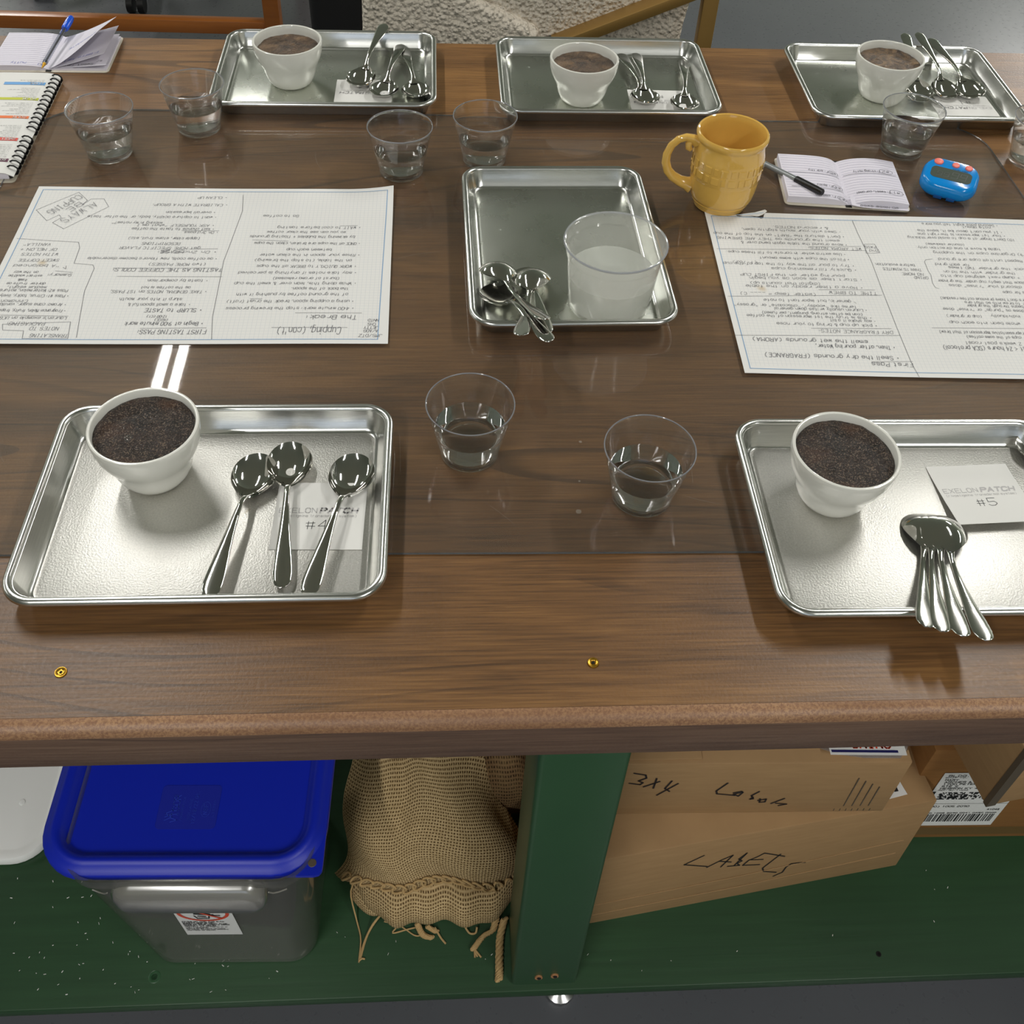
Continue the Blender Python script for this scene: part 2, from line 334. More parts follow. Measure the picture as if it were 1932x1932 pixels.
# single-stroke lettering: x 0-4, y 0-8 (baseline 2, x-height 6, capitals 8)
GL = {'A':'022842,1434','B':'02083847463505,3544433202','C':'4738180703123243','D':'02082846442202','E':'48080242,0535','F':'480802,0535','G':'473818070312324345 25','H':'0802,4842,0545','I':'2822,1838,1232','J':'4843321203','K':'0802,481542','L':'080242','M':'0208254842','N':'02084248','O':'180703123243473818','P':'02083847463505','Q':'180703123243473818,2442','R':'02083847463505,2542','S':'473818070615354443321203','T':'0848,2822','U':'080312324348','V':'082248','W':'0812263248','X':'0842,4802','Y':'082548,2522','Z':'08480242',
'a':'4536160503123243,4642','b':'0802,0516364543321203','c':'4536160503123243','d':'4842,4536160503123243','e':'04444536160503123243','f':'48382722,1636','g':'4536160503123243,46413010','h':'0802,05163642','i':'2622,2728','j':'262110,2728','k':'0802,360432','l':'2822','m':'0206,05162522,25364542','n':'0206,05163642','o':'160503123243453616','p':'0600,0516364543321203','q':'4640,4536160503123243','r':'0206,041636','s':'45361605143443321203','t':'282332,1636','u':'0603123243,4642','v':'062246','w':'0612253246','x':'0642,4602','y':'0623,4610','z':'06460242',
'0':'180703123243473818','1':'172822','2':'071838470242','3':'0718384736253644433212 03','4':'380444,3832','5':'48080535444332 1203','6':'381704031232434435 05','7':'084812','8':'251607183847362514031232433425','9':'452516071838474322',
'.':'2223','\u002c':'2311',':':'2324,2526','"':'1816,3836',"'":'2826','(':'38161331',')':'18363311','&':'42071827040312324 4','+':'0545,2723','-':'1535','=':'0646,0444','?':'0718384725 24,2223','/':'0248','#':'1712,3732,0646,0444','•':'2435253424','<':'470543','>':'082646','_':'0242'}
for k in list(GL): GL[k] = GL[k].replace(' ', '')
def text(g, s, x0, x1, y, h, wd, tf, jit=.25, slant=.5, seed=0):
    """write string s from x0 to x1 on baseline y; tf maps page (x, y) to a local point"""
    rnd = random.Random(sum(map(ord, s))+seed); n = 0; adv = []
    for c in s: adv.append(3.4 if c == ' ' else 2.6 if c in ".,:'il!" else 5.6); n += adv[-1]
    k = (x1-x0)/max(n-1.4, 1); kh = h/6.0; x = 0
    for c, a in zip(s, adv):
        if c in GL:
            off = 1 if a == 2.6 else 0; dy = rnd.uniform(-.35, .35)*jit*2
            for st in GL[c].split(','):
                pts = []
                for i in range(0, len(st)-1, 2):
                    px, py = int(st[i])-off+rnd.uniform(-jit, jit), int(st[i+1])-2+dy+rnd.uniform(-jit, jit)
                    pts.append(tf(x0+(x+px+py*slant*.25)*k, y+py*kh))
                g.ribbon(pts, wd)
        x += a
    return g
LEFT_TEXT=[
 ("Cupping, (con't)",411,340,290,12),
 ('The Break:',428,371,266,7.5),
 ('• 4:00 minute mark: stop the brewing process',424,277,250),
 ('• using a cupping spoon, break the crust (raft)',423,276,237),
 ('of the ground coffee by pushing it with',415,285,224),
 ('the back of the spoon.',415,348,213),
 ('• While doing this, lean over & smell the cup',424,280,203),
 ('(burst of aroma released)',403,324,193,4.5),
 ('• may take notes if anything is perceived',423,282,182),
 ('• WORK QUICKLY to BREAK all the cups',422,302,169),
 ('on the table, (to stop the brewing)',415,298,157),
 ('• Rinse your spoon in the clean water',425,302,146),
 ('between each cup',389,334,135),
 ('• ONCE all the cups are broken, clean the cups',424,293,122),
 ('by skimming the bubbles + floating grounds',416,286,108),
 ('so you can see the clear coffee',404,306,98,4.5),
 ('• WAIT to cool before tasting',423,318,88),
 ('Go to coffee',342,297,63),
 ('JMS/DTZ',458,432,298),
 ('A/ADG',453,437,290,4.5),
 ('JETTY',453,437,284,4.5),
 ('CHS',450,441,278,4.5),
 ('NNTD',453,441,271,4.5),
 ('FIRST TASTING PASS:',261,186,291,7),
 ('• Begin at 9:00 minute mark',256,168,277,6),
 ('(NICE)',215,200,270,4),
 ('12:00 (C1)',213,190,264,4),
 ('• SLURP to TASTE',251,186,253,6.5),
 ('• take a small spoonful &',236,165,243),
 ('slurp it into your mouth',224,153,233),
 ('• TAKE GENERAL NOTES on 1ST PASS,',251,140,219),
 ('as the coffee is hot',230,173,211,4.5),
 ('• taste by comparison',249,178,198),
 ('TASTING AS THE COFFEE COOLS:',262,134,177,6),
 ('(two MORE PASSES)',241,173,166),
 ('• as coffee cools, new flavors become discernable',253,99,155),
 ('• On 2nd PASS:',251,180,141),
 ('get MORE SPECIFIC FLAVOR',229,132,133),
 ('DESCRIPTIONS',203,157,124),
 ('(apple cider, stone fruit, etc)',225,138,113),
 ('• On 3rd pass',246,204,100),
 ('• last chance to taste the coffee',240,138,93),
 ('• ASK YOURSELF "what am I',239,143,85),
 ('missing in my notes?"',173,111,80),
 ('• want to capture acidity, body, or the after taste',239,78,67),
 ('• overall impression',236,173,56),
 ('• CALIBRATE WITH A GROUP:',249,154,39),
 ('• CLEAN UP',246,208,22),
 ('TRANSLATING',111,70,298,5.5),
 ('NOTES TO',98,67,286,5.5),
 ('PACKAGING:',81,40,278,5.5),
 ("Lauren's example on UCG",102,29,268),
 ('• Fragrance: Melon, fruity, tropical',98,19,255),
 ('• Aroma: cane sugar, vanilla',96,22,244),
 ('Cinnamon',51,21,238),
 ('• Pass #1: Citrus, tacky, lively',95,17,228),
 ('Pass #2: Watermelon, mature',91,14,218),
 ('medium weight,',65,21,212,4.5),
 ('darker fruits as',62,18,205,4.5),
 ('it cools',39,29,198,4.5),
 ('Summary:',88,61,188),
 ('extract would be',54,16,190,4.5),
 ('on the way',48,20,183,4.5),
 ('"A balanced',70,16,170),
 ('SWEET COFFEE',66,19,159),
 ('WITH NOTES',62,19,147),
 ('OF MELON +',58,15,137),
 ('VANILLA"',48,16,127),
]
LEFT_LINES=[
 [(418,284),(333,284)],
 [(433,258),(357,258)],
 [(418,83),(396,84)],
 [(334,117),(290,115)],
 [(316,232),(302,232)],
 [(260,284),(187,285)],
 [(264,190),(141,190)],
 [(256,173),(133,174)],
 [(250,134),(215,135)],
 [(246,96),(200,96)],
 [(103,264),(28,263)],
 [(88,183),(67,180)],
 [(265,15),(269,52),(264,121),(261,159),(262,196),(264,265),(269,304)],
 [(4,115),(80,122),(84,134),(85,165),(108,168),(111,175),(110,218),(117,272),(121,301)],
 [(63,303),(112,303),(108,274),(35,279),(38,289),(61,290),(63,303)],
 [(11,54),(54,13),(69,31),(65,42),(73,28),(89,27),(99,45),(55,94),(38,81),(46,70),(42,64),(30,77),(11,54)],
 [(77,170),(78,176),(74,173)],
 [(210,137),(198,143),(210,142),(197,138),(209,136)],
 [(193,137),(183,143),(194,142),(182,138),(193,136),(184,141)],
]
RIGHT_TEXT=[
 ('First Pass',196,149,297,6.5),
 ('• Smell the dry grounds (FRAGRANCE)',184,28,286,6.5),
 ('• Then, after pouring Water,',184,91,268,6),
 ('smell the wet grounds (AROMA)',154,19,259,6),
 ('DRY FRAGRANCE NOTES:',188,101,241,5.5),
 ('• pick up cup & bring to your nose',173,53,230),
 ('• may shake it a bit',173,118,222,4.5),
 ('• this is truly the 1st impression of the coffee',170,20,216),
 ('(can be often strong, pungent, perfumed)',160,39,210,4.5),
 ('• Lauren usually writes down general',168,56,202),
 ('terms like "woodsy", "chocolate" or "grassy"',156,8,196),
 ('> generic, but important to note',158,46,186),
 ('TIME TO BREW',188,129,169,5.5),
 ('(water temp = ____ C)',112,19,174),
 ('• Have a timer ready on the table',174,29,159),
 ('(digital that counts up)',122,35,153),
 ('• Start timer as soon as you begin',177,36,143),
 ('pouring water on the FIRST CUP',156,26,136),
 ('• Quickly fill remaining cups',175,67,123),
 ('• Try to pour all the way to the top of the cup',174,8,114),
 ('(1-7oz)',51,20,111),
 ('• Fill all the cups with same amount',171,56,101),
 ('• Use extra water in carafe to fill these cups.',169,16,90),
 ('WET AROMA NOTES:',192,124,77),
 ('• move around the table again bend over &',176,38,69),
 ('smell the grounds as THEY ARE BREWING',168,8,60),
 ('• Don\'t disturb the "RAFT" on the top of the cup',177,5,51),
 ('• Smell with your mouth slightly open,',175,44,40),
 ('& record NOTES.',159,87,32),
 ('• Second pass might tell you more',391,288,17),
 ('note about',379,341,22),
 ("• If you can't describe it, leave the",392,278,32),
 ('• Your 1st impression is the right one',393,276,40),
 ("10) Don't linger at a cup to avoid overthinking",402,261,48),
 ('(counter clockwise)',331,280,62,4.5),
 ('table & move in one direction only.',376,266,70),
 ('9) Organize cups on the cupping',402,285,80),
 ('8) Repeat until all cups are ground',406,287,94),
 ('for each grind',324,280,105),
 ('Knock the grinder TWO times',399,295,111),
 ('the grinder with the lid on',378,286,120),
 ('+ dump next weighed cup into',380,280,129),
 ('- place that empty cup under the grinder',389,272,139),
 ('+ discard your "rinse" dose',382,284,148),
 ('beans for cups',387,348,159),
 ("flavors don't have previous coffee residue)",382,265,174),
 ('or to brew into so that are',370,293,181),
 ('run beans through the grinder',374,293,187),
 ('a dose as "purge" or "rinse" dose',367,262,195),
 ('individually',353,317,206),
 ('(cup or grinder)',305,262,208),
 ('- whole bean into each cup',354,262,220),
 ('are representative impression of that brew)',355,244,238),
 ('cups of the same coffee)',339,274,246),
 ('2 weeks past roast',335,269,257,5.5),
 ('rest < 24 hours (SCA protocol)',345,240,266,7),
 ('GRIND',262,244,134),
 ('NO MORE',258,231,127),
 ('THAN 15 MINUTES',258,209,118),
 ('before evaluation',252,202,109),
 ('2nd',214,202,80,5),
 ('PASS',212,198,72,5),
]
RIGHT_LINES=[
 [(-1,253),(195,246)],
 [(188,234),(92,237)],
 [(3,180),(193,172)],
 [(187,162),(117,164)],
 [(4,84),(196,80)],
 [(193,71),(124,75)],
 [(197,291),(149,293)],
 [(196,12),(196,41),(198,102),(196,163),(195,233),(195,293),(197,317)],
 [(198,66),(212,65),(214,84),(196,86),(198,66)],
 [(279,94),(270,96),(267,100),(266,120),(267,128),(264,144),(265,153),(269,155)],
 [(237,231),(355,228)],
]

# ------------------------------------------------------------ the room
structure('floor', G().box(-7, 7, -5, 10, -.05, 0), 'floor', smooth=False)
structure('ceiling', G().box(-7, 7, -5, 10, T+2.32, T+2.4), 'ceiling', smooth=False)
structure('wall_back', G().box(-7, 7, 10, 10.1, 0, T+2.4), 'wall', smooth=False)
structure('wall_left', G().box(-7.1, -7, -5, 10, 0, T+2.4), 'wall', smooth=False)
structure('wall_right', G().box(7, 7.1, -5, 10, 0, T+2.4), 'wall', smooth=False)
# the front wall, behind the photographer, with one daylight window
g = G(); g.box(-7, -1.6, -5.1, -5, 0, T+2.4); g.box(.9, 7, -5.1, -5, 0, T+2.4); g.box(-1.6, .9, -5.1, -5, 0, T+.3); g.box(-1.6, .9, -5.1, -5, T+1.8, T+2.4)
structure('wall_front', g, 'wall', smooth=False)
wf = structure('window_1', G().box(-1.6, .9, -5.06, -5.05, T+.3, T+1.8), 'cup', smooth=False)
g = G()
for x in (-1.6, -.38, .85): g.box(x, x+.05, -5.08, -4.99, T+.3, T+1.8)
for z in (.3, 1.0, 1.75): g.box(-1.6, .9, -5.08, -4.99, T+z, T+z+.05)
obj('window_frame', g, 'white_plastic', wf, smooth=False)

# ------------------------------------------------------------ the worktable
YF, YB, X0, X1 = .4336, 1.6513, -1.25, 1.45
table = thing('worktable', 'long walnut-topped worktable with green painted post and shelf, holding everything', 'table', (0, .45, 0))
def tl(x, y, z): return (x, y-.45, z)
g = G()
top = [(YB, -.058), (YB, -.002), (YB-.002, 0), (YF+.0125, 0), (YF+.0125, -.058)]
g.loft([[(X0, y-.45, T+z) for y, z in top], [(X1, y-.45, T+z) for y, z in top]])
obj('tabletop', g, 'wood', table, smooth=False)
g = G(); edge = [(YF+.0125, 0.0002)]
for i in range(7): a = PI/2*i/6; edge.append((YF+.0125-.0125*math.sin(a), -.0105+.0105*math.cos(a)))
edge += [(YF, -.012), (YF+.0125, -.012)]
g.loft([[(X0, y-.45, T+z) for y, z in edge], [(X1, y-.45, T+z) for y, z in edge]])
obj('worn_edge_strip', g, 'edge', table, angle=30)
obj('front_fascia', G().box(X0, X1, YF-.45, YF+.0125-.45, T-.058, T-.012), 'wood_face', table, bevel=.0015)
ps = mesh('post', G().box(-.0435, .0435, 0, .087, T-.756, T-.058), bevel=.006, seg=3)
post = obj('post', ps, 'green_post', table, (.126, .464-.45, 0))
for dx, dz in ((-.009, .034), (.012, .038)):
    h = G().lathe([(.0052, 0), (.0052, .0016), (.0030, .0018), (.0028, .0006)], 16, cap0=True, cap1=True)
    for i, p in enumerate(h.v): h.v[i] = (p[0], -p[2], p[1]*1.35)
    obj('screw_hole', h, 'raw_wood', post, (dx, 0, T-.756+dz))
    k = G().lathe([(.0026, 0), (.0026, .0022)], 12)
    for i, p in enumerate(k.v): k.v[i] = (p[0]+.0008, -p[2], p[1]*1.5-.0008)
    obj('screw_recess', k, 'hole', post, (dx, 0, T-.756+dz))
for x in (X0+.1, X1-.1): obj('post', ps, 'green_post', table, (x, .464-.45, 0))
for x in (X0+.1, .126, X1-.1): obj('post', ps, 'green_post', table, (x, 1.54-.45, 0))
shelf = obj('shelf', mesh('shelf', G().box(X0, X1, .457-.45, 1.64-.45, T-.778, T-.756), bevel=.002), 'green', table)
for x, y, r_ in ((-.391, .4918, .0085), (.592, .4875, .004), (.02, .60, .003)):
    k = G().lathe([(r_, 0), (r_*.9, .0006), (r_*.6, .0006), (r_*.5, .0002)], 14)
    obj('knot_hole', k, 'hole' if r_ < .005 else 'green_post', shelf, tl(x, y, T-.7562))
for x in (X0+.3, .16, X1-.3):
    for y in (.50, 1.55):
        obj('levelling_foot', G().lathe([(.022, 0), (.022, .012), (.008, .02), (.008, .122)], 16), 'zinc', table, tl(x, y, 0))
for x, y in ((-.3215, .4875), (.1237, .4871)):
    sc = G().lathe([(.0001, .0004), (.0022, .0004), (.0030, .0011), (.0048, .0012), (.0052, .0002)], 20, cap0=False, cap1=False)
    s_ = obj('screw_head', sc, 'brass', table, tl(x, y, T))
    k = G()
    for a in range(3): k.add([(.0022*math.cos(q), .0022*math.sin(q), .0009) if i % 2 == 0 else (.0009*math.cos(q), .0009*math.sin(q), .0009) for i, q in enumerate([2*PI*j/12 for j in range(12)])], [tuple(range(12))]) if a == 0 else None
    obj('drive_socket', k, 'hole', s_)
# crumbs of chaff on the shelf
rnd = random.Random(3); g = G()
for i in range(150):
    if i < 95: x, y = rnd.gauss(-.42, .10), rnd.uniform(.47, .66)
    else: x, y = rnd.uniform(-.55, .75), rnd.uniform(.47, .62)
    if -.39 < x < -.17 and y > .51 or .19 < x < .66 and y > .53: continue
    a = rnd.uniform(0, PI); l = rnd.uniform(.0006, .0019); w_ = rnd.uniform(.0003, .0006); d = Vector((math.cos(a), math.sin(a), 0)); e = Vector((-d.y, d.x, 0))
    p = Vector((x, y, T-.7555))
    g.add([p-d*l-e*w_, p+d*l-e*w_, p+d*l+e*w_, p-d*l+e*w_, p+Vector((0, 0, .0006))], [(0,1,4),(1,2,4),(2,3,4),(3,0,4)])
o = tag(stuff(obj('chaff', g, 'paper', smooth=False)), 'pale flecks of coffee chaff scattered over the green shelf', 'chaff')

M['dried'] = clear('dried_milk', 'F0F0F0', 1.3, .3, .5, 'B8B0A4')
# ------------------------------------------------------------ clear acrylic sheet
g = G(); pts = rrect(1.38, .808, .07, 0, 8)
g.loft([[(x, y, 0) for x, y, z in pts], [(x, y, .0026) for x, y, z in pts]])
sheet = tag(obj('acrylic_sheet', g, 'plexi', None, (.105, 1.008, T+.0001), smooth=False), 'large clear acrylic sheet with rounded corners covering the middle of the tabletop', 'plastic sheet')
sheet.rotation_euler.z = math.radians(-.55)
el = [(x, y, .0013) for x, y, z in pts]; obj('sheet_edge', G().tube(el+[el[0]], .0010, 6, False), 'sheet_edge', sheet)
g = G(); rnd = random.Random(11)
def curve(p0, ang, ln, bend, n=7):
    pts = [Vector(p0)]
    for i in range(n): ang += bend/n; pts.append(pts[-1]+Vector((math.cos(ang), math.sin(ang), 0))*ln/n)
    return pts
for i in range(75):
    g.ribbon(curve((.36+rnd.gauss(.12, .10), -.16+rnd.gauss(-.02, .045), .0028), rnd.uniform(0, 6.3), rnd.uniform(.012, .05), rnd.uniform(-2.5, 2.5)), .00016)
for i in range(40):
    g.ribbon(curve((rnd.uniform(-.6, .6), rnd.uniform(-.38, .36), .0028), rnd.uniform(0, 6.3), rnd.uniform(.01, .06), rnd.uniform(-.8, .8)), .00025)
o = stuff(obj('scratch', g, 'drip', sheet, smooth=False))
for x, y, l in ((.0245, -.355, .0035), (.0285, -.316, .0014), (.034, -.262, .002)):
    obj('dried_drip', G().lathe([(.0001, .0003), (l*.6, .0002), (l*.8, 0)], 10, cap1=False), 'dried', sheet, (x, y, .0027))

# ------------------------------------------------------------ sheet-pan trays
def make_pan(name, label, group, W_, D_, floor_mat):
    t = thing(name, label, 'tray', group=group); R0 = .030
    def rg(inset, z): return rrect(W_-2*inset, D_-2*inset, max(R0-inset, .012), z, 8)
    g = G(); g.loft([rg(.0165, 0), rg(.0145, .0015), rg(.0085, .019), rg(.0062, .0215), rg(.0075, .0235), rg(.0088, .0235), rg(.0100, .019), rg(.0155, .0042), rg(.0175, .0022), rg(.0195, .0014)], cap1=False)
    obj('side_wall', g, 'alu_rim', t)
    g = G(); g.loft([rg(.0195, .0014), rg(.0215, .0014), rg(.0225, .0019)], False, True)
    obj('pan_floor', g, floor_mat, t)
    g = G(); rings = []
    for i in range(13):
        a = PI*(-.35+1.6*i/12); rings.append(rg(.0042-.0042*math.cos(a), .0228+.0040*math.sin(a)))
    g.loft(rings, False, False); obj('rolled_rim', g, 'alu_rim', t, angle=60)
    return t
def place(o, x, y, z, rz): o.location = (x, y, T+z); o.rotation_euler.z = math.radians(rz); return o
Wt, Dt = .330, .241
trays = {}
tA = make_pan('sheet_pan', 'aluminium tray front left with the number 4 card', 'aluminium trays', Wt, Dt, 'alu_worn'); place(tA, -.219, .657, .0028, .12)
def tray_copy(src, label, x, y, z, rz):
    c = copy_tree(src); c['label'] = label; return place(c, x, y, z, rz)
tray_copy(tA, 'aluminium tray front right with the number 5 card, cut by the frame', .454, .632, .0028, -.42)
tB = make_pan('sheet_pan', 'aluminium tray at the back left with the number 3 card', 'aluminium trays', Wt, Dt, 'alu'); place(tB, -.180, 1.516, .0003, .55)
tray_copy(tB, 'aluminium tray in the middle of the back row with the number 2 card', .243, 1.506, .0003, .30)
tray_copy(tB, 'aluminium tray at the back right, nearest the blue timer', .709, 1.499, .0003, -.56)
tR = make_pan('sheet_pan', 'upright aluminium rinse tray in the table centre holding the frosted tub', 'aluminium trays', Dt, Wt, 'alu'); place(tR, .142, 1.069, .0028, 1.13)
g = G(); text(g, 'B', 0, .006, 0, .005, .0006, lambda x, y: Vector((x, y, 0)), .1, 0)
obj('inked_letter', g, 'marker', tR, (-.099, -.040, .0022), PI/2, smooth=False)

# ------------------------------------------------------------ white cupping bowls
def make_bowl(label, crust, level, bubble=True):
    t = thing('cupping_bowl', label, 'bowl', group='white bowls of coffee')
    out = [(.0255, 0), (.0285, .0008), (.0315, .004), (.0348, .010), (.0370, .016), (.0385, .022), (.0402, .028), (.0430, .034), (.0462, .040), (.0488, .047), (.0503, .054), (.0510, .061), (.0513, .0655), (.0508, .0672), (.0494, .0676)]
    inn = [(.0480, .0672), (.0473, .066), (.0468, .058), (.0450, .046), (.0400, .036), (.0350, .024), (.030, .010), (.010, .006)]
    obj('body', G().lathe(out+inn, 72), 'china', t)
    rnd = random.Random(len(label)); R_ = .0462 if level < .058 else .0466
    def fn(a, b):
        rr = R_*b; th = 2*PI*a; x, y = rr*math.cos(th), rr*math.sin(th)
        return (x, y, level + .0016*noise.noise(Vector((x*60, y*60, level*900))) + .0008*noise.noise(Vector((x*220, y*220, 3))) - .0012*max(0, b-.93)/.07)
    obj('coffee_crust', G().sheet(fn, 96, 30), crust, t, angle=80)
    return t
def bowl(label, crust, level, x, y, z): o = make_bowl(label, crust, level); o.location = (x, y, T+z); return o
bA = bowl('white bowl of very dark coffee grounds on the front left tray', 'crust_dark', .0605, -.284, .705, .0048)
bF = bowl('white bowl of coffee grounds on the front right tray beside four nested spoons', 'crust_dark', .0605, .377, .668, .0048)
bowl('white bowl of coffee on the back left tray, crust broken at its rim', 'crust_mid', .0550, -.236, 1.507, .0023)
bowl('white bowl of brown coffee grounds on the middle back tray', 'crust_mid', .0560, .204, 1.466, .0023)
bowl('white bowl of coffee with a pale swirl on the back right tray', 'crust_swirl', .0575, .677, 1.491, .0023)
bb = G()
for x, y, r_ in ((-.0125, -.0115, .0042), (-.019, .003, .0016), (-.0095, .015, .0018), (-.017, .013, .0012), (-.022, .009, .0011), (-.006, .012, .0010), (-.024, -.001, .0010), (-.011, .009, .0012)):
    b = G().lathe([(r_*math.cos(a), r_*.75*math.sin(a)) for a in (0, .3, .6, .9, 1.2, 1.5)], 14, x, y, False, True); bb.add([(p[0], p[1], p[2]+.0607) for p in b.v], b.f)
obj('bubble', bb, 'cup', bA)

# ------------------------------------------------------------ clear plastic tumblers
def make_tumbler(label, level=.036):
    t = thing('plastic_tumbler', label, 'cup', group='clear plastic tumblers of water')
    out = [(.0050, .0030), (.0250, .0030), (.0262, .0004), (.0285, 0), (.0296, .0012), (.0304, .0095), (.0310, .0110), (.0372, .0400), (.0428, .0655), (.0433, .0668), (.0437, .0674), (.0437, .0684), (.0430, .0688)]
    inn = [(.0424, .0684), (.0421, .066), (.0364, .0400), (.0305, .0125), (.0290, .0080), (.0270, .0062), (.0050, .0058)]
    obj('cup_wall', G().lathe(out+inn, 64), 'moulded', t, angle=30)
    rw = .0305+(.0364-.0305)*(level-.0125)/.0275
    wv = [(.0050, .0061), (.0268, .0064), (.0288, .0082), (.0303, .0126), (rw-.0002, level), (rw-.0014, level-.0004), (.004, level-.0006)]
    obj('water', G().lathe(wv, 64), 'water', t, angle=30)
    rim = G().tube([(.0432*math.cos(2*PI*i/64), .0432*math.sin(2*PI*i/64), .0683) for i in range(65)], .00065, 6, False); obj('rim_bead', rim, 'rim', t)
    return t
M['rim'] = clear('milky_rim_plastic', 'E6E8EC', 1.5, .08, .38, 'D6D8DE', 1.5)
for lab, x, y, lv in (('clear water tumbler far left, beside the comb-bound book', -.460, 1.296, .036), ('clear water tumbler overlapping the corner of the back left tray', -.351, 1.366, .036),
                  ('clear water tumbler just above the corner of the left paper', -.062, 1.258, .034), ('clear water tumbler behind the top left corner of the rinse tray', .052, 1.289, .034),
                  ('nearest left clear tumbler, right of the front left tray', .022, .733, .036), ('nearest right clear tumbler, left of the front right tray', .190, .673, .036),
                  ('clear water tumbler between the blue timer and the back right tray', .659, 1.326, .037), ('clear tumbler cut off by the right edge of the photo', .842, 1.300, .036)):
    make_tumbler(lab, lv).location = (x, y, T+.0028)

# ------------------------------------------------------------ spoons
TILT = math.tan(math.radians(11))     # the bowl tips up a little against the handle
def spoon_meshes():
    g = G(); nr, na = 14, 40; a_, b_ = .0245, .0218
    def rimz(x): return .0125+.0008*x/.0245
    top = [[] for _ in range(nr+1)]
    vs = [(0, 0, .0012)]
    for k in range(1, nr+1):
        q = k/nr
        for i in range(na):
            th = 2*PI*i/na; x, y = a_*q*math.cos(th), b_*q*math.sin(th)
            pull = max(0, math.cos(th))**8*.006*q**4
            vs.append((x+pull, y, rimz(x)-.0113*(1-q**2)**.85+pull*.35))
    vs = [(x, y, z+max(0, .0275-x)*TILT) for x, y, z in vs]
    n0 = len(vs); fs = []
    for i in range(na): fs.append((0, 1+i, 1+(i+1) % na))
    for k in range(1, nr):
        for i in range(na): fs.append((1+(k-1)*na+i, 1+k*na+i, 1+k*na+(i+1) % na, 1+(k-1)*na+(i+1) % na))
    g.add(vs, fs)
    low = [(x*1.03, y*1.03, z-.0013) for x, y, z in vs]
    g.add(low, [tuple(reversed(q)) for q in fs])
    o0 = 1+(nr-1)*na
    g.f += [(o0+i, n0+o0+i, n0+o0+(i+1) % na, o0+(i+1) % na) for i in range(na)]
    bowl_m = mesh('bowl', g, angle=50)
    h = G(); st = [(.0235, .0062, .0008, .0133), (.0275, .0044, .0012, .0148), (.032, .0033, .0016, .0168), (.037, .0028, .0018, .0183), (.045, .0027, .0019, .0192), (.058, .0031, .0019, .0188), (.075, .0042, .0017, .0168), (.092, .0057, .0015, .0142), (.108, .0072, .0013, .0112), (.122, .0084, .0012, .0086), (.133, .0089, .0011, .0068), (.140, .0082, .0011, .0056), (.1445, .0062, .0010, .0048), (.1470, .0028, .0009, .0042)]
    rings = []
    for x, w_, t_, z in st: rings.append([(x, w_*math.cos(2*PI*i/16), z+t_*math.copysign(abs(math.sin(2*PI*i/16))**.7, math.sin(2*PI*i/16))) for i in range(16)])
    h.loft(rings); hm = mesh('handle', h, angle=60)
    s = G()
    def tf(x, y): return Vector((x, y, .0148-(x-.09)*.19-.00185))
    text(s, 'STAINLESS STEEL', .074, .108, -.0013, .0022, .00028, tf, .05, 0)
    return bowl_m, hm, mesh('stamp', s, smooth=False)
SB, SH, SS = spoon_meshes()
proto = None
def spoon(label, B, E, flip=False, group='round-bowled steel cupping spoons', roll=0, stamp=False):
    t = thing('cupping_spoon', label, 'spoon', group=group)
    obj('bowl', SB, 'steel', t); obj('handle', SH, 'steel', t)
    if stamp: obj('stamped_lettering', SS, 'steel_dim', t)
    Bl, El = Vector((0, 0, .0125+.0275*TILT)), Vector((.147, 0, .005)); B, E = Vector(B)-Vector((0, 0, .0025)), Vector(E)
    def frame(d, upv):
        d = d.normalized(); y = upv.cross(d).normalized(); z = d.cross(y); return Matrix((d, y, z)).transposed()
    L_ = frame(El-Bl, Vector((0, 0, 1)))
    up = Vector((0, 0, -1 if flip else 1)); d = (E-B).normalized()
    up = Matrix.Rotation(math.radians(roll), 3, d) @ up
    R_ = frame(d, up) @ L_.transposed()
    t.matrix_world = Matrix.Translation(Vector((B.x, B.y, B.z+T)) - R_ @ Bl) @ R_.to_4x4()
    return t
spoon('left spoon of three on the front left tray, bowl touching the middle one', (-.187, .694, .0188), (-.2075, .5505, .0185))
spoon('middle spoon on the front left tray, lying across the card beside the number 4', (-.155, .709, .0182), (-.147, .562, .0125))
spoon('right spoon on the front left tray, handle crossing the number 4', (-.0935, .693, .0188), (-.1225, .5505, .0185))
spoon('tallest spoon on the back left tray, dark handle rising over the far rim', (-.130, 1.501, .0180), (-.099, 1.644, .034))
spoon('middle spoon on the back left tray, bowl over the number 3 card', (-.094, 1.471, .0158), (-.073, 1.615, .013))
spoon('right spoon on the back left tray, leaning under its neighbour handle', (-.046, 1.469, .0158), (-.068, 1.613, .009))
spoon('left spoon of the crossed pair on the middle back tray', (.301, 1.460, .0158), (.282, 1.604, .009))
spoon('upper spoon of the crossed pair on the middle back tray', (.301, 1.457, .0175), (.306, 1.602, .011), roll=3)
spoon('lone spoon at the right end of the middle back tray', (.359, 1.443, .0158), (.382, 1.588, .009))
spoon('spoon half hidden behind the bowl on the back right tray', (.739, 1.495, .0158), (.756, 1.639, .036))
spoon('middle spoon on the back right tray, handle over the far rim', (.783, 1.496, .0158), (.779, 1.641, .037))
spoon('right spoon on the back right tray, bowl tipped towards the table front', (.820, 1.492, .018), (.799, 1.637, .029), roll=-12)
for i, (B, E, lb) in enumerate((((.459, .624, .0075), (.4055, .4915, .0395), 'leftmost'), ((.463, .622, .0095), (.4165, .4845, .0405), 'second from left'), ((.468, .620, .0115), (.4325, .4785, .0415), 'third from left'), ((.473, .617, .0135), (.4505, .4735, .043), 'rightmost'))):
    spoon('%s of four nested upside-down spoons overhanging the front right tray' % lb, B, E, True, 'four nested spoons on the front right tray', stamp=True)
spoon('spoon bowl just showing at the right edge of the front right tray', (.613, .7225, .0182), (.751, .702, .0290))
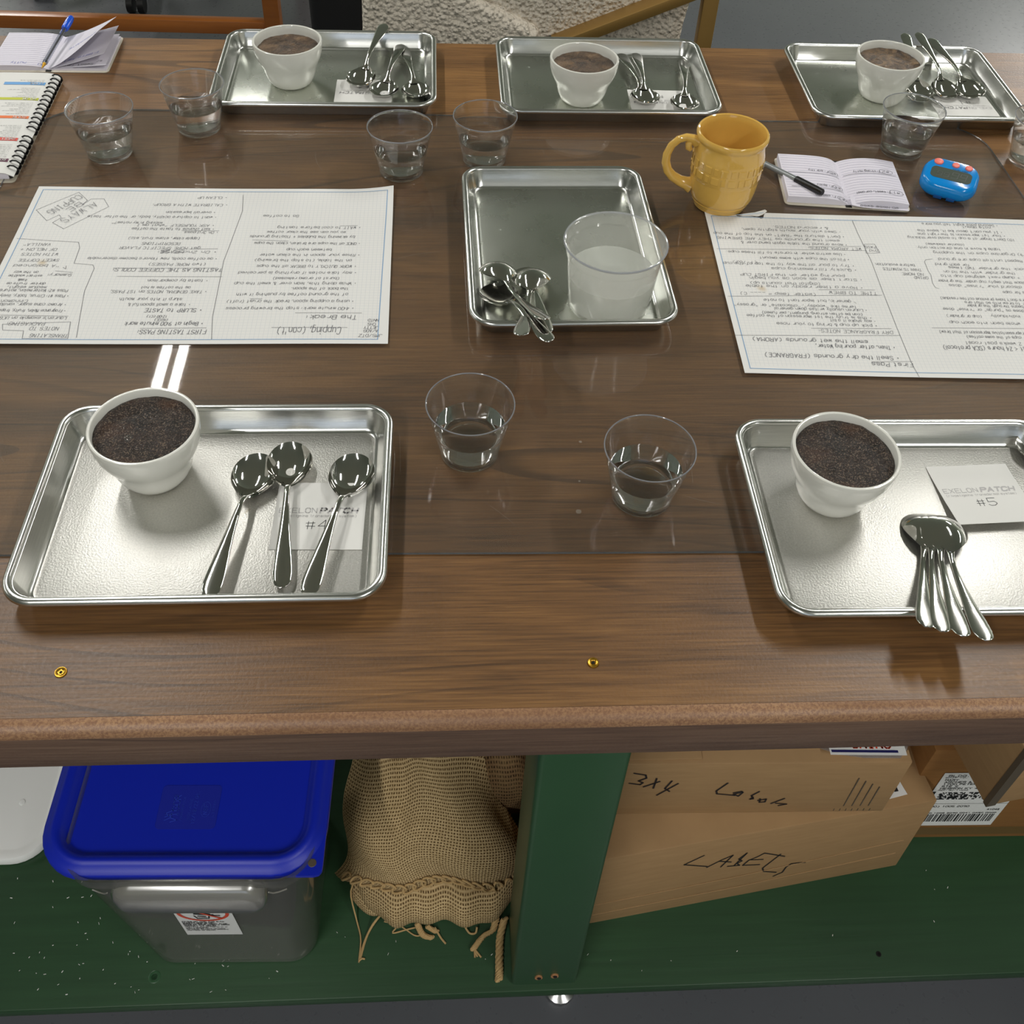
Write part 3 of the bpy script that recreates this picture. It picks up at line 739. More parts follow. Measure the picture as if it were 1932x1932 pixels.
spoon('bottom left spoon of the rinse tray pile, bowl facing up', (.060, .973, .0205), (.107, .843, .058))
spoon('upturned top spoon of the rinse tray pile, handle crossing all others', (.060, 1.005, .0260), (.106, .870, .062), True, roll=-10, stamp=True)
spoon('upper right spoon of the rinse tray pile, bowl facing up', (.098, 1.003, .0205), (.106, .863, .052))
spoon('upturned spoon lying over another bowl in the rinse tray, handle hanging over the rim', (.099, .984, .0320), (.077, .843, .063), True, roll=6, stamp=True)

# ------------------------------------------------------------ frosted deli tub
t = thing('deli_container', 'frosted round plastic tub of rinse water on the centre tray', 'container', (.190, .970, T+.0050))
R0, Rt, Hh = .0470, .0560, .0900
out = [(.004, .0022), (R0-.004, .0022), (R0-.002, 0), (R0, .0010), (R0+.0015, .006), (.0530, .060), (.0540, .0735), (.0556, .0745), (.0566, .0855), (.0582, .0862), (.0588, .0878), (.0584, .0896), (.0574, .0900)]
inn = [(.0562, .0893), (.0548, .0755), (.0531, .0735), (.0521, .060), (R0+.0003, .006), (R0-.004, .0034), (.004, .0034)]
obj('container_wall', G().lathe(out+inn, 72), 'deli', t, angle=30)
obj('rinse_water', G().lathe([(.004, .0040), (R0-.004, .0040), (R0, .0066), (.0507, .046), (.0500, .0456), (.004, .0453)], 64), 'rinse', t, angle=30)
obj('lip_ring', G().tube([(.0583*math.cos(2*PI*i/72), .0583*math.sin(2*PI*i/72), .0885) for i in range(73)], .0012, 8, False), 'rim', t)

# ------------------------------------------------------------ yellow mug
mug = thing('coffee_mug', 'mustard yellow glazed mug with raised woven band and loop handle', 'mug', (.365, 1.188, T+.0028), math.radians(-2))
out = [(.0100, .0018), (.0310, .0018), (.0330, 0), (.0350, .0010), (.0378, .0085), (.0388, .0102), (.0384, .0116), (.0402, .0130), (.0420, .0180), (.0440, .030), (.0452, .044), (.0456, .0475), (.0462, .0485), (.0464, .060), (.0462, .076), (.0455, .0800), (.0448, .0830), (.0440, .0900), (.0436, .0945), (.0440, .0965), (.0454, .0982), (.0464, .1010), (.0466, .1035), (.0460, .1062), (.0446, .1075)]
inn = [(.0428, .1066), (.0415, .1035), (.0408, .098), (.0415, .085), (.0415, .040), (.038, .014), (.030, .008), (.01, .007)]
obj('body', G().lathe(out+inn, 80), 'yellow', mug, angle=35)
hp = [(-.0435, 0, .0900), (-.0500, 0, .0945), (-.0590, 0, .0962), (-.0680, 0, .0930), (-.0760, 0, .0845), (-.0803, 0, .0720), (-.0805, 0, .0600), (-.0765, 0, .0480), (-.0690, 0, .0390), (-.0590, 0, .0325), (-.0500, 0, .0290), (-.0430, 0, .0265)]
obj('handle', G().tube(hp, [.0075, .0058, .0050, .0048, .0048, .0047, .0047, .0047, .0049, .0053, .0062, .0085], 14, True, 1.35), 'yellow', mug, angle=60)
cl = [(-.0520, 0, .0920), (-.0545, 0, .0870), (-.0540, 0, .0815), (-.0505, 0, .0785)]
obj('handle_curl', G().tube(cl, [.0040, .0046, .0044, .0030], 12), 'yellow', mug, angle=60)
g = G()
for k in range(26):
    a0 = 2*PI*k/26; a1 = a0+2*PI/26*.86; row = k % 2
    for z0, z1 in ((.051, .0625), (.0645, .0755)):
        aa = (a0, a1) if (row + (z0 > .06)) % 2 else (a0+.05, a1-.05)
        vs = []
        for i in range(5):
            a = aa[0]+(aa[1]-aa[0])*i/4; vs += [(.0461*math.cos(a), .0461*math.sin(a), z0), (.0469*math.cos(a), .0469*math.sin(a), z0+.0012), (.0469*math.cos(a), .0469*math.sin(a), z1-.0012), (.0461*math.cos(a), .0461*math.sin(a), z1)]
        g.add(vs, [(i*4+j, (i+1)*4+j, (i+1)*4+j+1, i*4+j+1) for i in range(4) for j in range(3)])
stuff(obj('woven_relief', g, 'yellow', mug, angle=25))

# ------------------------------------------------------------ the two graph-paper sheets of notes
def write_page(sheet, lines, polys, zf, wd=.00042):
    g = G()
    def tf(X, Y):
        x, y = -X, -Y; return Vector((x, y, zf(x, y)+.0004))
    for L in lines:
        s, a0, a1, b = L[:4]; h = (L[4] if len(L) > 4 else 5.0)/1000
        text(g, s, -a0/1000, -a1/1000, b/1000-h/2, h, wd*(1.35 if h > .0058 else 1), tf, .28, .6)
    for p in polys:
        q = [Vector((a/1000, -b/1000, 0)) for a, b in p]; fine = []
        for a, b in zip(q[:-1], q[1:]):
            n = max(1, int((b-a).length/.02)); fine += [a+(b-a)*i/n for i in range(n)]
        fine.append(q[-1]); g.ribbon([Vector((v.x, v.y, zf(v.x, v.y)+.0004)) for v in fine], wd*1.1)
    stuff(obj('handwriting', g, 'ink', sheet, smooth=False))
def border(sheet, zf, x0, x1, y0, y1):
    g = G()
    for a, b in (((x0, y0), (x1, y0)), ((x1, y0), (x1, y1)), ((x1, y1), (x0, y1)), ((x0, y1), (x0, y0))):
        a = Vector((*a, 0)); b = Vector((*b, 0)); pts = [a+(b-a)*i/24 for i in range(25)]
        g.ribbon([Vector((p.x, p.y, zf(p.x, p.y)+.0003)) for p in pts], .0009)
    obj('blue_border', g, 'border_blue', sheet, smooth=False)
def zL(x, y):
    c = max(0, (x-.395)/.066)*max(0, (y+.075)/.075)
    return .0006+.007*c*c + .0007*(1+math.sin(x*19+1)*math.cos(y*23))*min(1, abs(x-.2)*4)
W1, H1 = .461, .3115
g = G(); g.sheet(lambda a, b: (a*(W1 if b > .5 else W1)+(.004*(b) if a > .98 else 0)*a, -b*H1, zL(a*W1, -b*H1)), 60, 40)
g.add([(x, y, z-.0002) for x, y, z in g.v], [tuple(reversed(q)) for q in g.f])
pl = tag(obj('paper_sheet', g, 'graph_paper', None, (-.5317, 1.2094, T+.0028)), 'left sheet of handwritten notes on graph paper, top corner curling up', 'paper', 'handwritten note sheets')
border(pl, zL, .0075, .4532, -.0075, -.3042)
write_page(pl, LEFT_TEXT, LEFT_LINES, zL)
g = G()
for s_, p0, p1, h in (('ALWAYS', (.0817, .0394), (.0499, .0793), .0105), ('BE', (.0634, .0385), (.0506, .0560), .009), ('CUPPING', (.0581, .0225), (.0286, .0612), .0105)):
    a = Vector(p0); b = Vector(p1); d = (b-a); L_ = d.length; d.normalize(); nrm = Vector((d.y, -d.x)) if d.x > 0 else Vector((-d.y, d.x)); nrm = -nrm if nrm.y < 0 else nrm
    text(g, s_, 0, L_, -h/2, h, .0006, lambda X, Y: Vector((a.x+d.x*X+nrm.x*Y, -(a.y+d.y*X+nrm.y*Y), .0022)), .2, 0)
stuff(obj('block_lettering', g, 'ink', pl, smooth=False))

def zR(x, y): return .0006+.0006*(1+math.sin(x*17+2)*math.cos(y*21))
W2, H2 = .461, .317
g = G()
def pr(a, b):
    x = a*W2; y0 = 0.0
    if .0405 < x < .0785: y0 = -.0085 - .002*math.sin((x-.04)*300) - (.006 if x > .07 else 0)
    y = y0+(-H2-y0)*b; return (x, y, zR(x, y))
g.sheet(pr, 120, 30)
g.add([(x, y, z-.0002) for x, y, z in g.v], [tuple(reversed(q)) for q in g.f])
pr_ = tag(obj('paper_sheet', g, 'graph_paper', None, (.3406, 1.165, T+.0028), math.radians(-2.0)), 'right sheet of handwritten notes on graph paper, torn at its far edge', 'paper', 'handwritten note sheets')
g = G(); fl = [(.040, -.0095), (.0525, -.0065), (.066, -.0035), (.0815, .0035), (.0835, -.0005), (.0815, -.0035), (.0765, -.0075), (.070, -.0115), (.060, -.0105), (.050, -.0115)]
g.add([(x, y, .0030+.0015*i/5 if i < 6 else .0030) for i, (x, y) in enumerate(fl)], [tuple(reversed(range(len(fl))))])
fo = obj('torn_flap', g, 'paper', pr_, smooth=False)
g = G().ribbon([Vector((.040, -.0098, .0036)), Vector((.056, -.0088, .0040)), Vector((.078, -.0045, .0046))], .0008); obj('blue_border', g, 'border_blue', fo, smooth=False)
border(pr_, zR, .0075, .4535, -.0118, -.3095)
write_page(pr_, RIGHT_TEXT, RIGHT_LINES, zR)

# ------------------------------------------------------------ numbered cards
def card(label, num, cx, cy, z, rz, w_=.0855, h_=.0815, lift=0):
    def zf(x, y): return .0003+lift*max(0, .5-y/h_)**1.6
    g = G(); g.sheet(lambda a, b: ((a-.5)*w_, (b-.5)*h_, zf((a-.5)*w_, (b-.5)*h_)), 6, 10)
    n = len(g.v); g.add([(x, y, v-.0003) for x, y, v in g.v], [tuple(reversed(q)) for q in g.f])
    o = tag(obj('number_card', g, 'paper', None, (cx, cy, T+z), math.radians(rz)), label, 'card', 'numbered cards on the trays')
    tf = lambda x, y: Vector((x, y, zf(x, y)+.0002))
    p = G(); text(p, 'EXELON', -.0385, -.0030, .0030, .0056, .00075, tf, 0, 0); text(p, 'PATCH', .0000, .0350, .0030, .0056, .0016, tf, 0, .6)
    text(p, '(rivastigmine transdermal system)', -.0385, .0350, -.0022, .0030, .0003, tf, 0, 0)
    stuff(obj('printed_words', p, 'print_grey', o, smooth=False))
    p = G(); text(p, num, -.0120, .0080, -.0165, .0105, .00055, tf, .2, .3); obj('written_number', p, 'ink_dark', o, smooth=False)
    return o
card('white card marked number 4 under the spoons of the front left tray', '#4', -.1215, .6492, .0050, -1.0)
card('white card marked number 5 lifting off the front right tray', '#5', .5320, .6660, .0052, 2.6, lift=.0075)
card('white card marked number 3, upside down on the back left tray', '#3', -.1250, 1.4800, .0026, 180, h_=.070)
card('white card marked number 2, upside down on the middle back tray', '#2', .3212, 1.4632, .0026, 179, h_=.066)
card('white card marked number 1, upside down on the back right tray', '#1', .8060, 1.4600, .0026, 180, h_=.062)

# ------------------------------------------------------------ comb-bound book
bk = thing('comb_bound_book', 'comb-bound book with coloured headings at the left edge of the table', 'book', (-.577, 1.503, T+.0003), math.radians(1.7))
def zc(a): return .0125-.006*math.exp(-a/.006)+.0012*math.sin(a*16)
def bxy(a, b, dz=0): return (-a, -b, zc(a)+dz)
g = G(); g.sheet(lambda p, q: bxy(p*.215, q*.275, 0), 24, 4); g.add([(x, y, z-.0006) for x, y, z in g.v], [tuple(reversed(q)) for q in g.f]); obj('front_cover', g, 'paper', bk)
obj('page_block', G().box(-.212, -.007, -.273, -.003, .0012, .0100), 'page_lilac', bk, bevel=.0006)
obj('back_cover', G().loft([rrect(.216, .281, .006, 0, 5, -.107, -.1395), rrect(.216, .281, .006, .0009, 5, -.107, -.1395)]), 'cover', bk)
g = G(); g.box(-.011, -.002, -.272, -.004, .0008, .0085); obj('comb_spine', g, 'comb', bk, bevel=.003)
for k in range(21):
    if k in (13,): continue
    b = .0085+k*.0126
    pts = [(-.0095, -b, .0128), (-.0060, -b, .0146), (-.0015, -b, .0138), (.0022, -b, .0102), (.0024, -b, .0058), (.0000, -b, .0022), (-.0040, -b, .0012)]
    obj('comb_ring', G().tube(pts, .0011, 6, True, 1.7), 'comb', bk)
def on_cover(x, y): return Vector((-x, -y, zc(x)+.0004))
heads = [('blue', 'CITRUS', 30, 38, 14, 72), ('lime', 'MELON', 76, 83, 13, 95), ('orange', 'SOUR', 128, 135, 14, 110), ('red', 'SWEET', 187, 195, 14, 110), ('plum', 'ROAST', 240, 248, 13, 110)]
for cname, word, b0, b1, a0, a1 in heads:
    g = G(); g.sheet(lambda p, q: (-(a0+(a1-a0)*p)/1000, -(b0+(b1-b0)*q)/1000, zc((a0+(a1-a0)*p)/1000)+.0004), 8, 1); st = obj('heading_bar', g, 'bar_'+cname, bk, smooth=False)
    st['label'] = cname+' heading bar'
    g = G(); text(g, word, -(.001*(a0+21)), -(a0+3)/1000, (b0+1.7)/1000, .0048, .0008, lambda X, Y: Vector((X, -Y, zc(-X)+.0007)) if False else Vector((-(2*a0+24)/1000-X, -Y, zc(.03)+.0008)), 0, 0)
    obj('heading_word', g, 'paper', st, smooth=False)
g = G(); rnd = random.Random(5)
for b0, b1 in ((24, 29), (48, 75), (92, 126), (155, 186), (206, 239)):
    b = b0
    while b < b1:
        ln = rnd.uniform(14, 42); a = 17
        while a < 17+ln:
            wl = rnd.uniform(2.5, 6)
            text(g, ''.join(rnd.choice('aeiounrstlcm') for _ in range(max(2, int(wl/1.1)))), 0, wl/1000, 0, .0014, .00022, lambda X, Y: Vector((-(a/1000+X), -(b/1000+Y), zc(.03)+.0006)), 0, 0)
            a += wl+1.2
        b += 4.3
stuff(obj('small_print', g, 'ink', bk, smooth=False))

# ------------------------------------------------------------ pocket notebooks
def notebook(label, x, y, rz, wl, wr, hh, zl, zr, right_lift):
    t = thing('pocket_notebook', label, 'notebook', (x, y, T+.0030 if x > 0 else T+.0003), math.radians(rz), 'open pocket notebooks')
    g = G(); g.loft([rrect(wl+wr+.006, hh+.006, .007, 0, 5, (wr-wl)/2, hh/2), rrect(wl+wr+.006, hh+.006, .007, .0012, 5, (wr-wl)/2, hh/2)]); obj('cover', g, 'cover', t)
    obj('spine', G().box(-.004, .004, -.0025, hh+.0025, .0003, .0022), 'spine_black', t)
    def pl_(s):  return .0022+zl*(1-math.exp(-s/.012))*(1-.10*s/wl)
    def pr__(s): return .0022+zr*(1-math.exp(-s/.012))+right_lift*math.sin(min(1, s/wr)*PI*.9)*.5
    def block(sgn, w_, zf, name, bot):
        g = G(); n = 14; ring = lambda yy: [(sgn*w_*i/n, yy, zf(w_*i/n)) for i in range(n+1)] + [(sgn*w_*i/n, yy, bot) for i in range(n, -1, -1)]
        A, B = ring(.002), ring(hh-.002); 
        if sgn > 0: A, B = B, A
        g.loft([A, B]); return obj(name, g, 'page_lilac', t, angle=30)
    L_ = block(-1, wl, pl_, 'page_block', .0012); R_ = block(1, wr, pr__, 'page_block', .0012 if right_lift < .004 else .0012)
    for sgn, w_, zf, ob in ((-1, wl, pl_, L_), (1, wr, pr__, R_)):
        g = G(); nl = 17
        for k in range(nl):
            yy = .006+(hh-.012)*k/(nl-1); g.ribbon([Vector((sgn*w_*(.03+.95*i/8), yy, zf(w_*(.03+.95*i/8))+.0003)) for i in range(9)], .00045)
        obj('ruled_lines', g, 'rule', ob, smooth=False)
    return t, pl_, pr__, L_, R_
nb, fl_, fr_, nL, nR = notebook('open pocket notebook beside the yellow mug with tasting notes', .5400, 1.178, -5.5, .083, .080, .112, .0095, .0050, .010)
def nwrite(par, fn, sgn, rows, ink):
    g = G()
    for s_, x0, x1, y, h in rows: text(g, s_, -x0, -x1, -y, h, .0005, lambda X, Y: Vector((-X, -Y, fn(abs(X))+.0005)), .25, .5)
    return stuff(obj('handwriting', g, ink, par, smooth=False))
nwrite(nR, fr_, 1, [('#2', .068, .058, .080, .0055), ('F: strong, nutty', .054, .018, .078, .0050), ('#1', .072, .062, .028, .0055), ('F: sweet, caramel', .058, .014, .026, .0050)], 'ink')
nwrite(nL, fl_, -1, [('#5', -.006, -.014, .074, .0055), ('F: earthy', -.018, -.046, .073, .0048), ('#4', -.006, -.014, .037, .0055), ('F: spicy', -.018, -.040, .036, .0048), ('#3', -.005, -.013, .004+.006, .0052), ('F: smooth', -.018, -.046, .011, .0048)], 'ink')
def ellipse(g, cx, cy, rx, ry, fn): g.ribbon([Vector((cx+rx*math.cos(2*PI*i/20), cy+ry*math.sin(2*PI*i/20), fn(abs(cx+rx*math.cos(2*PI*i/20)))+.0006)) for i in range(21)], .0005)
g = G(); ellipse(g, .063, .0775, .0095, .006, fr_); ellipse(g, .067, .0255, .0095, .0065, fr_); g.ribbon([Vector((x/1000, .0705, fr_(x/1000)+.0006)) for x in range(4, 78, 6)], .0007); obj('pen_marks', g, 'ink', nR, smooth=False)
g = G(); ellipse(g, -.010, .0715, .0068, .0055, fl_); ellipse(g, -.010, .0345, .0068, .0055, fl_); ellipse(g, -.009, .0075, .0065, .0052, fl_)
for yy in (.0635, .0270): g.ribbon([Vector((-x/1000, yy, fl_(x/1000)+.0006)) for x in range(3, 80, 6)], .0007)
obj('pen_marks', g, 'ink', nL, smooth=False)
# loose lower leaf peeping out at the right, as the photo shows
g = G(); g.sheet(lambda a, b: (.002+.078*a, -.004+.02*b, .0028+.004*math.exp(-a*6)+.002*b), 10, 3); lo = obj('loose_leaf', g, 'page_lilac', nb)
g = G(); text(g, '#0 Nose sweet', -.066, -.010, -.0015+.0, .0045, .0005, lambda X, Y: Vector((-X, -Y-.001, .0048)), .2, .4); obj('handwriting', g, 'ink', lo, smooth=False)

nb2, fl2, fr2, nL2, nR2 = notebook('open pocket notebook at the far left corner with leaves fanned up', -.6045, 1.531, 1.0, .086, .086, .114, .0075, .0022, .0)
nwrite(nL2, fl2, -1, [('#1', -.008, -.018, .012, .0055), ('nutty', -.034, -.056, .013, .006)], 'ink_blue')
def leaf(znear, zfar, wid, y1, sk, rows, ink):
    def fn(a, b): return .004+(a**1.25)*(znear+(zfar-znear)*b)
    g = G(); g.sheet(lambda a, b: (.002+wid*a, .003+y1*b+sk*a*(1-.3*b), fn(a, b)), 14, 8)
    g.add([(x, y, z-.00025) for x, y, z in g.v], [tuple(reversed(q)) for q in g.f]); o = obj('raised_leaf', g, 'page_lilac', nb2)
    def tf(X, Y):
        a = max(0, (-X-.002)/wid); b = (-Y-.003)/y1; return Vector((-X, .003+y1*b+sk*a*(1-.3*b), fn(a, b)+.0007))
    p = G()
    for s_, x0, x1, y, h in rows: text(p, s_, -x0, -x1, -y, h, .0005, tf, .25, .5)
    stuff(obj('handwriting', p, ink, o, smooth=False)); return o
leaf(.056, .031, .083, .106, .012, [('chocolate', .066, .022, .050, .006)], 'ink_blue')
leaf(.022, .018, .084, .106, .006, [('F: berry, tart', .074, .020, .020, .006)], 'ink_blue')
leaf(.006, .006, .084, .106, .000, [('Sweet finish', .066, .014, .012, .006), ('#2', .078, .070, .020, .006)], 'ink')
nwrite(nR2, fr2, 1, [('#2', .078, .068, .016, .006)], 'ink')

# ------------------------------------------------------------ pens
def pen_axis(t, a, b):
    a, b = Vector(a), Vector(b); d = (b-a).normalized(); q = Vector((0, 0, 1)).rotation_difference(d)
    t.matrix_world = Matrix.Translation((a.x, a.y, a.z+T)) @ q.to_matrix().to_4x4()
pen = thing('ballpoint_pen', 'grey stick pen with black cap lying across the notebook by the mug', 'pen')
obj('barrel', G().lathe([(.0030, .040), (.0041, .041), (.0042, .140), (.0036, .146), (.0020, .147)], 20), 'pen_grey', pen)
obj('cap', G().lathe([(.0034, 0), (.0044, .001), (.0049, .012), (.0052, .046), (.0050, .047)], 20), 'black', pen)
obj('clip', G().tube([(.0050, 0, .044), (.0075, 0, .043), (.0090, 0, .030), (.0095, 0, .016)], [.0012, .0014, .0014, .0010], 8, True, 1.8), 'black', pen, None, 2.6)
pen_axis(pen, (.5034, 1.188, .0195), (.4240, 1.3060, .0060))
pen2 = thing('ballpoint_pen', 'clear hexagonal pen with blue cap end lying in the far left notebook', 'pen')
obj('barrel', G().loft([[(.0042*math.cos(PI/3*i), .0042*math.sin(PI/3*i), z) for i in range(6)] for z in (.016, .118)]), 'pen_clear', pen2, smooth=False)
obj('ink_tube', G().lathe([(.0014, .004), (.0014, .112)], 10), 'ink_dark', pen2)
obj('tip_cone', G().lathe([(.0007, 0), (.0010, .002), (.0022, .009), (.0028, .012)], 16), 'brass', pen2)
obj('tip_collar', G().lathe([(.0028, .012), (.0034, .013), (.0040, .018)], 16), 'pen_clear', pen2)
obj('cap', G().lathe([(.0046, .112), (.0055, .116), (.0056, .138), (.0044, .147), (.0015, .149)], 18), 'pen_blue', pen2)
obj('cap_clip', G().tube([(.0054, 0, .142), (.0078, 0, .138), (.0082, 0, .118), (.0074, 0, .106)], [.0014, .0018, .0018, .0012], 8), 'pen_blue', pen2, None, 2.4)
pen_axis(pen2, (-.6071, 1.5154, .0140), (-.5975, 1.6590, .0260))

# ------------------------------------------------------------ kitchen timer
tm = thing('kitchen_timer', 'bright blue kitchen timer with three coral buttons', 'timer', (.690, 1.2230, T+.0078), math.radians(-27)); tm.rotation_euler.x = math.radians(9)
rings = [rrect(.062, .050, .018, .0005, 8), rrect(.070, .058, .022, .003, 8), rrect(.0750, .0635, .024, .0075, 8), rrect(.0755, .0640, .024, .013, 8), rrect(.0735, .0620, .023, .0185, 8), rrect(.0690, .0575, .021, .0222, 8), rrect(.0640, .0525, .019, .0236, 8)]
obj('case', G().loft(rings), 'blue_plastic', tm, angle=50)
lc = obj('display', G().loft([rrect(.054, .0235, .007, .0234, 6, 0, -.0035), rrect(.054, .0235, .007, .0240, 6, 0, -.0035)]), 'lcd', tm, smooth=False)
for i, (x, w_, h_) in enumerate(((-.0155, .0062, .0085), (-.0065, .0062, .0085), (.0045, .0080, .0125), (.0155, .0080, .0125))):
    g = G(); y0 = -.0035-.0065; q = lambda a, b: Vector((x+a*w_/2+b*h_*.12, y0+b*h_, .0242))
    for s_ in (((-1, 1), (1, 1)), ((-1, .5), (1, .5)), ((-1, 0), (1, 0)), ((-1, .5), (-1, 1)), ((1, .5), (1, 1)), ((1, 0), (1, .5))): g.ribbon([q(*s_[0]), q(*s_[1])], .0011)
    obj('digit', g, 'lcd_dark', lc, smooth=False)
for x, r_ in ((-.0205, .0062), (.0025, .0050), (.0200, .0050)):
    obj('button', G().lathe([(r_, .0225), (r_, .0248), (r_*.85, .0256), (r_*.3, .0258)], 24), 'coral', tm, (x, .0185, 0))
g = G(); text(g, 'MIN SEC START', .000, .020, .0092, .0017, .0003, lambda x, y: Vector((x, y, .0239)), 0, 0); stuff(obj('printed_words', g, 'ink_dark', tm, smooth=False))
obj('stand_foot', G().box(-.022, .022, .010, .024, -.0092, .004), 'blue_plastic', tm, bevel=.0015)
for x in (-.008, .009): obj('slot', G().box(x-.0055, x+.0055, -.0332, -.0290, .0030, .0080), 'notch', tm, bevel=.0008)

# ------------------------------------------------------------ under the table
ZS = T-.756
tub = thing('food_storage_tub', 'clear square food tub with royal blue lid on the green shelf', 'tub', (-.287, .615, ZS+.0005), math.radians(-1.5))
def sq(w_, z, r_=.035): return rrect(w_, w_, r_, z, 7)
out = [sq(.205, 0, .03), sq(.221, .006, .035), sq(.270, .326, .04), sq(.278, .329, .042), sq(.278, .346, .042)]
inn = [sq(.272, .346, .040), sq(.264, .326, .038), sq(.216, .009, .033), sq(.200, .004, .028)]
obj('tub_wall', G().loft(out+inn), 'tub', tub, angle=35)
# moulded pull handle on the front wall
yF = -.1335
hd = G(); rg = lambda w_, h_, y, zc_: [(x, y, zc_+z) for x, z, _ in rrect(w_, h_, h_*.42, 0, 6)]
hd.loft([rg(.172, .060, yF+.006, .305), rg(.172, .060, yF-.006, .305), rg(.164, .050, yF-.013, .302), rg(.150, .028, yF-.0150, .297)])
obj('pull_handle', hd, 'tub_handle', tub, angle=50)
for sgn in (-1, 1):
    obj('rim_line', G().tube([(sgn*.089, yF-.005, .316), (sgn*.093, yF-.004, .311), (sgn*.099, yF-.002, .309), (sgn*.108, yF+.001, .310)], .0009, 6), 'tub_handle', tub)
# safety sticker
stk = G(); wy = lambda z: -.1105-.0245*z/.326-.0012
sx0, sx1, sz0, sz1 = -.034, .034, .134, .256
stk.add([(sx0, wy(sz0), sz0), (sx1, wy(sz0), sz0), (sx1, wy(sz1), sz1), (sx0, wy(sz1), sz1)], [(0, 1, 2, 3)])
so = obj('warning_sticker', stk, 'lbl', tub, (0, -.0001, .006), smooth=False)
def sp(x, z, d=.0006): return (x, wy(z)-d, z)
def strip(g, pts, wd, d=.0006):
    for a, b in zip(pts[:-1], pts[1:]):
        a2, b2 = Vector((a[0], a[1], 0)), Vector((b[0], b[1], 0)); e = (b2-a2); 
        if e.length < 1e-7: continue
        e.normalize(); n = Vector((-e.y, e.x, 0))*wd/2
        g.add([sp(*(a2-n)[:2], d), sp(*(b2-n)[:2], d), sp(*(b2+n)[:2], d), sp(*(a2+n)[:2], d)], [(0, 1, 2, 3)])
g = G(); cx, cz, R_ = 0, .2230, .0285
strip(g, [(cx+R_*math.cos(2*PI*i/40), cz+R_*math.sin(2*PI*i/40)) for i in range(41)], .0042); strip(g, [(cx-R_*.7, cz+R_*.7), (cx+R_*.7, cz-R_*.7)], .0036, .0010)
obj('red_ring', g, 'red_print', so, smooth=False)
g = G(); strip(g, [(-.012, 0.2140), (-.009, 0.2020), (.004, 0.2020), (.006, 0.2140)], .0016); strip(g, [(-.008, 0.2055), (-.005, 0.2048), (-.002, 0.2055), (.003, 0.2048)], .0014)
strip(g, [(-.011, 0.2220), (.008, 0.2180), (.010, 0.2120)], .0065); strip(g, [(-.008, 0.2120), (.002, 0.2100)], .0030); strip(g, [(.012, 0.2145), (.018, 0.2140)], .0024); strip(g, [(.0175, 0.2155), (.0185, 0.2125)], .0020); strip(g, [(-.004, 0.2340), (.006, 0.2280)], .009)
obj('pictogram', g, 'ink_dark', so, smooth=False)
g = G(); z = .1880
for s_, h, b in (('Children can fall into', .0034, .0008), ('bucket and drown.', .0034, .0008), ('Keep children away from', .0034, .0008), ('bucket with even a small', .0034, .0008), ('amount of liquid.', .0034, .0008), ('Los niños pueden caerse en el', .0026, .0005), ('cubo y ahogarse.', .0026, .0005), ('Mantenga los niños alejados', .0026, .0005), ('de cubos, incluso con pequeña', .0026, .0005), ('cantidad de liquido.', .0026, .0005)):
    s_ = s_.replace('ñ', 'n'); wdt = min(.060, len(s_)*h*.66); text(g, s_, -.030, -.030+wdt, z, h, b*.9, lambda x, y: Vector((x, y, 0)), 0, 0); z -= h*1.28
g.v = [sp(x, y) for x, y, _ in g.v]
stuff(obj('printed_words', g, 'ink_dark', so, smooth=False))
# the lid
lw = .319; ZL = .345
def lr(w_, r_, z): return rrect(w_, w_, r_, z, 8)
lid = obj('lid', G().loft([lr(lw-2*q, .057-q, ZL+z) for q, z in ((.003, -.012), (0, -.010), (0, -.003), (.0015, 0), (.005, .001), (.009, .006), (.013, .009), (.017, .009), (.022, .005), (.026, -.002), (.028, -.003), (.030, -.003))]), 'blue_lid', tub, (-.0095, .0275, 0), angle=50)
g = G(); c0 = lw/2
tabp = [(c0-.052, -c0+.0005), (c0-.010, -c0+.0005), (c0-.004, -c0+.002), (c0-.001, -c0+.006), (c0-.0005, -c0+.012), (c0-.0005, -c0+.052), (c0-.03, -c0+.03)]
g.loft([[(x, y, ZL-.0065) for x, y in tabp], [(x, y, ZL-.0015) for x, y in tabp]]); tb = obj('corner_tab', g, 'blue_lid', lid, smooth=False)
obj('tab_hole', G().lathe([(.0048, ZL-.0013), (.0044, ZL-.0011)], 20, c0-.0125, -c0+.0145), 'dull_grey', lid, smooth=False)
g = G().loft([rrect(.068, .052, .005, ZL-.0029, 5, -.002, -.080), rrect(.068, .052, .005, ZL-.0025, 5, -.002, -.080)]); pn = obj('logo_panel', g, 'blue_panel', lid, smooth=False)
g = G()
def lg(s_, x, y0, y1, h, wd): text(g, s_, y0, y1, 0, h, wd, lambda X, Y: Vector((x-Y, X, ZL-.0022)), 0, 0)
lg('VIGOR', -.0130, -.098, -.066, .0072, .0009); lg('FOODSERVICE', -.0075, -.096, -.068, .0022, .0003); lg('SQUARE', .0010, -.096, -.070, .0026, .0003); lg('12/18/22 Qt.', .0075, -.100, -.062, .0040, .0005); lg('NSF', .0200, -.089, -.077, .0048, .0006); lg('LISTED', .0280, -.092, -.072, .0022, .0003)
for a in range(3): g.ribbon([Vector((-.0270, -.096+a*.004, ZL-.0022)), Vector((-.0190, -.092+a*.004, ZL-.0022))], .0009)
g.ribbon([Vector((-.019, -.092, ZL-.0022)), Vector((-.027, -.088, ZL-.0022))], .0009)
elp = [Vector((.0180+.0055*math.cos(2*PI*i/20), -.083+.009*math.sin(2*PI*i/20), ZL-.0022)) for i in range(21)]; g.ribbon(elp, .0005)
obj('embossed_logo', g, 'blue_mark', pn, smooth=False)

